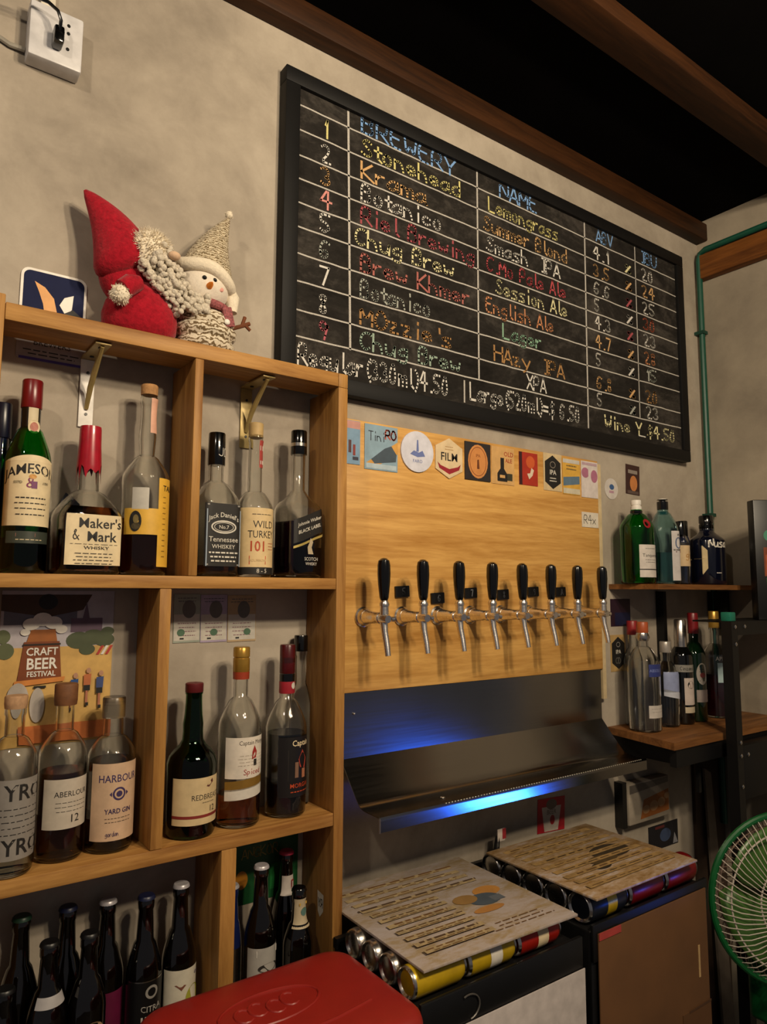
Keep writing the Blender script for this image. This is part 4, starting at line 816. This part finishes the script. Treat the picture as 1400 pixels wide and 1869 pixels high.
t = bottle('vermouth_bottle', 'black bottle with silver foil neck and tall white label', 'bottle', (2.107, -.100, ZW), -34, p, m_wine, 1, None, 0, [('foil', [(.0195, .230), (.0185, .25), (.0180, .318), (.0150, .322)], m_silver)], GLw, hollow=False)
band(t, p, 1, .060, .142, -14, 62, P('bdb0a8', .6)); band(t, p, 1, .036, .054, -14, 62, P('b5a890', .6), 'lower_label'); band(t, p, 1, .160, .182, -60, 62, P('9a968e', .4, .4), 'neck_label')
lettering(t, wrapmap(p, 1, R(24), .115), lambda a: a.ell(m_ink, 0, .006, .012, .012).ell(P('bdb0a8', .6), .002, .006, .005, .006)); lettering(t, wrapmap(p, 1, R(10), .171), lambda a: a.strokes(m_ink, 'Cinzano', -.024, -.005, .011, .0014, .8))
p = shape(.034, .322, .205, .248, .0148, 0)
t = bottle('vermouth_bottle', 'dark green bottle with red cap and oval white label', 'bottle', (2.184, -.098, ZW), -34, p, P('0a2410', .08, 0, .1, 20, 0, .6), 1, None, 0, [('foil', [(.0165, .275), (.0165, .31), (.016, .338), (.0145, .341)], P('74141a', .35))], GLw, hollow=False)
band(t, p, 1, .062, .100, -20, 60, P('b5a8a0', .6)); lettering(t, wrapmap(p, 1, R(14), .15, .001), lambda a: a.ell(P('c4bcb0', .6), 0, 0, .019, .034).ell(P('8a3a3a', .6), .002, -.004, .010, .008).lines(m_ink, 0, .014, .02, 2, .007, .0015))
p = shape(.039, .320, .195, .238, .0148, 0)
t = bottle('aperitif_bottle', 'clear bottle of dark red liquid with gold cap and pale blue label', 'bottle', (2.306, -.100, ZW), -36, p, m_clear, 1, P('2a070c', .1), .14, [('cap', capsule(.0165, .290, .345), m_gold)], GLw)
band(t, p, 1, .115, .178, -16, 56, P('9fb6ba', .6)); lettering(t, wrapmap(p, 1, R(20), .15), lambda a: a.rect(m_ink, .004, -.018, .012, .010).text(m_paper, 'APEROL', 0, .042, .018, .01, .9))
# stickers on the wall around the corner shelves
sheet('round_sticker', 'small oval white sticker with blue dot right of the tap board', 'sticker', 1.912, 1.777, .07, .06, P('c9c2bc', .6), lambda a: a.ell(P('3a5a8a', .5), .002, .006, .012, .009).rect(P('b08a9a', .5), 0, -.010, .024, .008), 0, pts=[(.034*math.cos(2*math.pi*i/24), .034*math.sin(2*math.pi*i/24)) for i in range(24)])
sheet('wall_sticker', 'dark upright sticker with orange picture below the chalkboard corner', 'sticker', 2.027, 1.817, .074, .098, P('3a201e', .5), lambda a: a.rect(P('8a8078', .5), 0, .026, .05, .012).ell(P('c07a44', .5), .004, -.012, .020, .026).rect(P('5a4a44', .5), 0, -.042, .06, .010), 0, rot=2)
sheet('hexagon_sticker', 'tan sticker with black hexagon badge under the upper corner shelf', 'sticker', 1.922, 1.260, .076, .112, P('b59560', .5), lambda a: a.poly(m_ink, [(x*.95, z*1.0) for x, z in hx2]).text(m_paper, 'IPA', 0, .004, .018, .01).ring(P('8a8680', .5), 0, .026, .010, .008, .002).strokes(P('8a8680', .5), 'CD', -.014, -.032, .018, .002, .9), 0)
sheet('wall_sticker', 'small maroon and navy sticker above the hexagon sticker', 'sticker', 1.940, 1.385, .10, .085, P('2a1424', .5), lambda a: a.rect(P('14183a', .5), .01, -.02, .08, .04), 0)
sheet('wall_sticker', 'red sticker with white cup shape on the wall above the right menu board', 'sticker', 1.597, .831, .112, .090, P('a51826', .5), lambda a: a.poly(P('b8aca0', .6), [(-.028, -.043), (.028, -.043), (.040, .022), (-.040, .022)]).ell(P('6a5a50', .5), 0, .028, .022, .014).ell(P('9a1c26', .5), .004, -.014, .010, .013).text(P('7a6a60', .5), 'BEER', 0, .008, .018, .01), 0, rot=3)
bg = thing('snack_bag', 'white paper bag with orange picture hung below the tray end', 'bag', (2.010, 0, .812))
G().m(P('a89c8c', .6)).box(-.105, .108, -.035, -.001, -.062, .060, .006).build('pouch', bg)
a = Art(-.0352); a.poly(P('6e665e', .6), [(-.10, .03), (.10, .04), (.10, .055), (-.10, .055)]).poly(P('9a5a24', .6), [(-.05, -.05), (.10, -.045), (.10, .02), (-.03, .005)])
for x, z, r in ((-.02, -.025, .018), (.02, -.02, .022), (.06, -.015, .02), (.09, .0, .014)): a.ell(P('b58a60', .6), x, z, r, r*.7)
a.done('artwork', bg)
G().m(m_black).box(-.128, -.108, -.030, -.001, -.066, .066).build('hanging_strap', bg, smooth=0)
sheet('wall_sticker', 'dark crumpled sticker with pale shapes low behind the right menu board', 'sticker', 2.127, .676, .160, .074, P('12121a', .5), lambda a: a.ell(P('3a4a6a', .5), .01, 0, .03, .02).poly(P('8a8a90', .5), [(.05, -.034), (.078, -.034), (.06, .0)]).rect(P('5a2020', .5), -.02, .028, .05, .008), 0)
# ------------------------------------------------------------------ black slotted rack by the right wall
rk = thing('metal_rack', 'black slotted-angle metal rack with bolts at the right edge', 'rack', (2.047, -.300, 0))
g = G().m(m_blackm).box(0, .032, 0, .003, 0, 1.365).box(0, .003, .0032, .032, 0, 1.365); g.build('post', rk, smooth=0)
g = G().m(m_blackm).box(.425, .445, 0, .003, 0, 1.365); g.build('post', rk, smooth=0)
G().m(m_blackm).box(.0325, .445, .0, .003, 1.325, 1.365).box(.0325, .445, .0032, .14, 1.36, 1.365).build('top_rail', rk, smooth=0)
G().m(m_blackm).box(.0325, .42, .0, .044, .86, 1.01, .004).build('front_panel', rk)
for x, z in ((.016, 1.350), (.07, 1.350), (.016, 1.30), (.016, 1.022), (.016, .985), (.055, .985), (.016, .90)):
    G().m(m_silver).lathe([(.0062, 0), (.0062, .003), (.003, .005)], 6, Matrix.Translation((x, -.0003, z)) @ Matrix.Rotation(R(90), 4, 'X')).build('bolt', rk)
G().m(P('0f6a56', .5)).box(.003, .034, .004, .034, 1.3655, 1.392, .003).build('post_cap', rk)
bx = thing('printed_tin', 'black box with red and green print at the right picture edge', 'tin', (2.256, -.270, 1.3655), R(-38))
G().m(m_black).box(0, .20, -.012, .03, .0, .375, .003).build('case', bx)
a = Art(-.0122); ZS = 1.19; a.ell(P('4a8a70', .4), .045, .262, .018, .018).rect(P('7a3a1c', .5), .09, .18, .13, .09).poly(P('3a7a3a', .5), [(.03, .10), (.16, .11), (.16, .135), (.03, .13)]).rect(P('9a8a5a', .5), .10, .07, .12, .05).poly(P('a5502c', .5), [(.03, .14), (.08, .15), (.06, .22), (.03, .20)]).ell(P('6a2a1c', .4), .05, .245, .012, .008)
a.done('artwork', bx)
tag(G().m(P('3a2a1e', .7, 0, .25, 12)).box(2.30, 2.476, -.012, -.001, .005, .90).build('plywood_panel', smooth=0), 'dark brown plywood sheet leaning in the corner under the shelf', 'panel')
tag(G().m(P('6e6357', .7, 0, .2, 14)).slab([(2.36, -.044, .005), (2.43, -.044, .005), (2.375, -.028, .84), (2.335, -.028, .86)], (0, .008, 0)).build('loose_board', smooth=0), 'pale grey board leaning against the brown sheet in the corner', 'board')

# ------------------------------------------------------------------ black coolers with cans and menu boards
def can(x, y, z, r, l, mat, label, group, ring_=None, bandm=None):
    t = thing('drink_can', label, 'can', (x, y, z), 0, group)
    ro = Matrix.Rotation(R(90), 4, 'Y')
    G().m(mat).lathe([(r*.80, .0045), (r*.95, .0066), (r, .012), (r, l-.016), (r*.86, l-.006)], 24, ro).build('can_body', t)
    G().m(m_silver).lathe([(r*.30, .0085), (r*.66, .0070), (r*.80, .0015), (r*.86, 0), (r*.92, .0015), (r*.97, .006)], 24, ro, True, False).build('can_base', t)
    G().m(m_silver).lathe([(r*.87, l-.0062), (r*.80, l-.002), (r*.80, l), (r*.76, l), (r*.72, l-.004)], 24, ro, False, True).build('can_lid', t)
    if bandm: G().m(bandm).lathe([(r+.0004, l*.42), (r+.0004, l*.66)], 24, ro, False, False).build('can_band', t)
m_yc = P('c4a21a', .3, .3, .1); m_rc = P('a52014', .3, .3, .1); m_bc = P('20242c', .3, .3); m_rc2 = P('7a1013', .3, .3, .1)
def box_unit(name, label, x0, x1, y0, z, yb, fn):
    t = thing(name, label, 'cooler', (x0, 0, 0))
    G().m(m_black).box(0, x1-x0, y0, yb, .02, z, .006).build('body', t)
    G().m(m_black).box(0, x1-x0, y0-.006, y0+.003, z-.06, z+.014, .003).build('front_rim', t)
    G().m(m_black).box(0, x1-x0, yb-.012, yb, z+.001, z+.02).build('rear_rim', t)
    for dx in (.03, x1-x0-.03):
        for yy in (y0+.03, yb-.03): G().m(m_black).lathe([(.012, 0), (.015, .020)], 12, Matrix.Translation((dx, yy, 0))).build('foot', t)
    fn(t)
def fl(t):
    G().m(P('b5aca8', .5)).box(.015, .420, -.4095, -.4068, .10, .700, .0012).build('door_panel', t)
    G().m(m_blackg).box(.075, .115, -.4125, -.4100, .664, .670).build('door_slot', t)
    G().m(P('5a5652', .4, .4)).tube([(.105+.026*math.cos(q), -.409, .725+.026*math.sin(q)*.8) for q in [R(k) for k in range(-80, 130, 15)]], .0016, 6).build('wire_loop', t)
box_unit('drinks_cooler', 'black drinks cooler with white door, left of the two, cans on top', .803, 1.222, -.40, .745, -.129, fl)
def fr(t):
    m_cd = P('5e3d1e', .75, 0, .12, 9)
    G().m(m_cd).box(.012, .415, -.4045, -.4008, .08, .748, .001).build('cardboard_front', t)
    G().m(P('553619', .75, 0, .1, 9)).box(.30, .415, -.4065, -.4047, .12, .50).build('cardboard_flap', t)
    G().m(P('4a2e16', .8)).box(.325, .415, -.4075, -.4067, .497, .502).build('flap_edge', t)
    G().m(P('a03a34', .6)).box(.012, .085, -.4060, -.4047, .735, .7495).build('red_tape', t)
    G().m(P('b59668', .5)).box(.372, .378, -.4060, -.4047, .56, .63).build('tape_strip', t)
box_unit('drinks_cooler', 'black drinks cooler with brown cardboard front, right of the two', 1.262, 1.692, -.394, .752, -.012, fr)
GC = 'cans lying under the left menu board'; GR = 'cans lying under the right menu board'
xl = [.806, .934, 1.062]; xr = [1.272, 1.410, 1.548]; nth = ('front', 'second', 'third', 'rear')
for j, y in enumerate((-.359, -.303, -.247, -.191)):
    for i in (range(3) if j == 0 else (0,)):
        m_, nm_, bm_ = ((m_yc, 'yellow', None), (m_yc, 'yellow', m_paper), (m_rc, 'red', m_cream))[i]
        lb = f'{nm_} can ' + ('at the left end', 'with pale band in the middle', 'at the right end')[i] + ' of the front row on the left cooler' if j == 0 else f'silver can base, {nth[j]} from the front along the side of the left cooler' if j < 3 else 'silver can base, rearmost along the side of the left cooler'
        can(xl[i], y, .7735, .0272, .124, m_ if j == 0 else m_silver, lb, GC, None, bm_ if j == 0 else None)
for j, y in enumerate((-.356, -.290, -.2235, -.157, -.091)):
    for i in (range(3) if j == 0 else (0,)):
        m_, nm_, bm_ = ((m_bc, 'dark blue', m_yc), (m_rc2, 'red', None), (m_rc2, 'red', None))[i]
        lb = f'{nm_} can ' + ('at the left end', 'in the middle', 'at the right end')[i] + ' of the front row on the right cooler' if j == 0 else f'silver can base, {("", "second", "third", "fourth", "fifth")[j]} from the front along the side of the right cooler'
        can(xr[i], y, .7855, .0330, .134, m_ if j == 0 else m_silver, lb, GR, None, bm_ if j == 0 else None)
def menu(name, label, pts, z, seed, fn):
    c = sum((Vector((*p, 0)) for p in pts), Vector())/4
    ex = (Vector((*pts[1], 0))-Vector((*pts[0], 0))+Vector((*pts[2], 0))-Vector((*pts[3], 0)))/2; ang = math.atan2(ex.y, ex.x); W = ex.length-.016
    ey = (Vector((*pts[0], 0))-Vector((*pts[3], 0))+Vector((*pts[1], 0))-Vector((*pts[2], 0)))/2; H = ey.length
    t = thing(name, label, 'menu', (c.x, c.y, z), ang-R(2.7), 'menu boards lying on the cans')
    G().m(STAIN('menu_print_'+name+str(seed), 'aca2a0', 'a59890' if seed == 1 else '9c8468', '94805f' if seed == 1 else '7d6036', 7+seed)).box(-W/2, W/2, -H/2, H/2, 0, .005, .001).build('board', t)
    for nm_, f2 in (('print', fn[0]), ('picture', fn[1])):
        a = Art(-.0051 if nm_ == 'print' else -.0056, True); f2(a, W, H); a.done(nm_, t)
def mA(a, W, H):
    d1 = P('4e3a28', .6); d2 = P('6a4c2c', .6)
    for k in range(11):
        z = H*.40-k*H*.078; ww = W*(.80 if k < 4 else .44)
        a.lines(d1 if k % 2 else d2, -W*.04 if k < 4 else -W*.20, z, ww, 1, .01, .006 if k % 3 == 0 else .0035, .25)
        a.rect(P('a08c68', .6, 0, .25, 60), -W*.04 if k < 4 else -W*.20, z-.004, ww*.97, .014)
        a.lines(d1 if k % 2 else d2, -W*.04 if k < 4 else -W*.20, z, ww, 1, .01, .006 if k % 3 == 0 else .0035, .25)
        a.lines(d2, -W*.04 if k < 4 else -W*.20, z-.008, ww*.9, 1, .01, .0025, .3)
def mA2(a, W, H):
    d2 = P('6a4c2c', .6)
    a.ell(P('b07c3c', .6), W*.30, -.0, .035, .022).ell(P('46505a', .6), W*.22, -.03, .04, .026).ell(P('8a6a3c', .6), W*.12, -.012, .03, .02).rect(P('5a6068', .6), W*.29, -.038, .03, .022).ell(P('a5743c', .6), W*.16, -.07, .04, .012)
    a.lines(d2, W*.22, -H*.34, W*.42, 3, .012, .003, .3)
def mB(a, W, H):
    d1 = P('3e2e1c', .6); d2 = P('5e4426', .6)
    for k in range(9):
        a.rect(P('917549', .6, 0, .3, 60), 0, H*.40-k*H*.095, W*.84, .016)
        a.lines(d1 if k % 2 else d2, 0, H*.40-k*H*.095, W*.82, 1, .01, .003+.002*(k % 3 == 0), .3)
def mB2(a, W, H):
    a.ell(P('33291c', .6), W*.18, -.005, .065, .035).ell(P('2c2418', .6), -.03, -.055, .03, .016).ell(P('4a3a20', .6), W*.02, -.03, .05, .02)
menu('menu_board', 'stained laminated menu board with orange picture lying on the left cooler', [(.828, -.030), (1.242, -.033), (1.198, -.392), (.800, -.410)], .8012, 1, (mA, mA2))
menu('menu_board', 'darker stained menu board lying on the right cooler', [(1.266, -.102), (1.653, -.082), (1.627, -.404), (1.235, -.422)], .8190, 2, (mB, mB2))
tn = thing('bottle_opener', 'black opener with red and white tag standing behind the right menu board', 'bottle opener', (1.330, -.050, .7725))
G().m(m_black).tube([(0, 0, 0), (.004, 0, .03), (.010, 0, .062)], [.010, .008, .006], 10).build('grip', tn)
G().m(P('c0b4aa', .6)).box(.004, .030, -.006, -.003, .05, .080, .001).m(P('8c2026', .6)).box(.020, .032, -.0068, -.0061, .055, .080).build('tag', tn)

# ------------------------------------------------------------------ red cooler box, front
ic = thing('ice_box', 'red-lidded white ice box in the foreground below the shelf', 'ice box', (.570, -.352, 0))
W, H = .390, .276
def rrz(w_, h, r, z, n=7): return [(x, y, z) for x, y in rr(w_, h, r, n)]
m_lid = P('8c1c15', .42, 0, .06, 30)
G().m(m_lid).rings([rrz(W, H, .05, .742), rrz(W, H, .05, .780), rrz(W-.006, H-.006, .048, .789), rrz(W-.022, H-.022, .042, .7965), rrz(W-.05, H-.05, .035, .800), rrz(W-.12, H-.12, .03, .8015)]).build('lid', ic, smooth=60)
G().m(P('c4beb2', .5)).rings([rrz(W-.06, H-.06, .04, .40), rrz(W-.014, H-.014, .046, .735), rrz(W-.010, H-.010, .046, .7415)]).build('body', ic, smooth=60)
e = []
for i in range(25): q = 2*math.pi*i/24; e.append((-.01+.085*math.cos(q), .02+.042*math.sin(q), .8012))
g = G().m(m_lid).tube(e, .0028, 8)
for x, dz in ((-.045, 0), (-.02, .004), (.008, -.003), (.035, .003)):
    q = [(x-.01+.014*math.cos(R(k)), .02+dz+.018*math.sin(R(k)), .8012) for k in range(40, 340, 30)]; g.tube(q, .0026, 8)
g.tube([(-.13, -.055, .8005), (-.05, -.068, .8008), (.06, -.065, .8008), (.13, -.055, .8005)], .003, 8)
g.build('embossed_logo', ic)
st = thing('low_stool', 'dark stool carrying the ice box below the shelf', 'stool', (.570, -.352, 0))
G().m(m_black).box(-.16, .16, -.125, .125, .375, .3995, .004).build('seat', st)
for sx in (-1, 1):
    for sy in (-1, 1): G().m(m_black).box(sx*.14-.014, sx*.14+.014, sy*.108-.014, sy*.108+.014, 0, .3745).build('leg', st)

# ------------------------------------------------------------------ fan
FC = Vector((1.912, -.485, .695))
fn = thing('pedestal_fan', 'green pedestal fan with wire grille at the lower right edge', 'fan', (FC.x, FC.y, 0))
nrm = Vector((-.52, -.85, .05)).normalized(); up = (Vector((0, 0, 1))-nrm*nrm.z).normalized(); rt = up.cross(nrm)
def fp(x, y, z): return Vector((0, 0, FC.z))+rt*x+up*y+nrm*z
m_fg = P('0e5227', .35); RF = .199
g = G().m(m_fg).tube([fp(RF*math.cos(R(k*6)), RF*math.sin(R(k*6)), 0) for k in range(61)], .0085, 10); g.build('rim', fn)
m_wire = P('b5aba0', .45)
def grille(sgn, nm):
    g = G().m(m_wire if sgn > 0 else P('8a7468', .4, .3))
    for k in range(72):
        q = 2*math.pi*k/72; pts = []
        for t_ in (0, .2, .45, .7, .9, 1): rr_ = .03+(RF-.03)*t_; tw = q+.35*(1-t_)*(1 if sgn > 0 else -1); pts.append(fp(rr_*math.cos(tw), rr_*math.sin(tw), sgn*.052*math.sqrt(max(0, 1-t_**2.4))))
        g.tube(pts, .0013, 5)
    for r, z in ((.100, .045), (.165, .028)): g.tube([fp(r*math.cos(R(k*8)), r*math.sin(R(k*8)), sgn*z) for k in range(46)], .0022, 6)
    return g.build(nm, fn)
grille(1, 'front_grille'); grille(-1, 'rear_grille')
G().m(m_fg).lathe([(.034, 0), (.034, .006), (.028, .012), (.001, .014)], 24, Matrix.Translation(fp(0, 0, .048)) @ nrm.to_track_quat('Z', 'Y').to_matrix().to_4x4()).build('badge', fn)
m_blade = P('3f6228', .35)
for k in range(4):
    g = G().m(m_blade); a0 = k*math.pi/2+.5; rows = []
    for i in range(9):
        t_ = i/8; rr_ = .025+.148*t_; hw = .38+.42*math.sin(t_*2.6)*.9
        rows.append([fp(rr_*math.cos(a0+s_*hw), rr_*math.sin(a0+s_*hw), .016*s_) for s_ in (-1, -.5, 0, .5, 1)])
    g.rings(rows, False, False, False); o = g.build('blade', fn, smooth=60); md = o.modifiers.new('thickness', 'SOLIDIFY'); md.thickness = .002
q = nrm.to_track_quat('Z', 'Y').to_matrix().to_4x4()
G().m(m_fg).lathe([(.02, .026), (.026, .024), (.026, -.03)], 20, Matrix.Translation(fp(0, 0, 0)) @ q).build('hub', fn)
G().m(m_fg).lathe([(.03, -.115), (.042, -.105), (.046, -.08), (.042, -.057)], 24, Matrix.Translation(fp(0, 0, 0)) @ q).build('motor_housing', fn)
nb = -nrm*.10
G().m(m_fg).tube([(nb.x, nb.y, .02), (nb.x, nb.y, FC.z-.055)], [.02, .014], 16).build('pole', fn)
G().m(m_fg).box(nb.x-.04, nb.x+.04, nb.y-.04, nb.y+.04, .36, .53, .015, 3).build('control_box', fn)
G().m(m_fg).lathe([(.105, 0), (.105, .012), (.09, .022), (.03, .032)], 32, Matrix.Translation((nb.x, nb.y, 0))).build('base', fn)
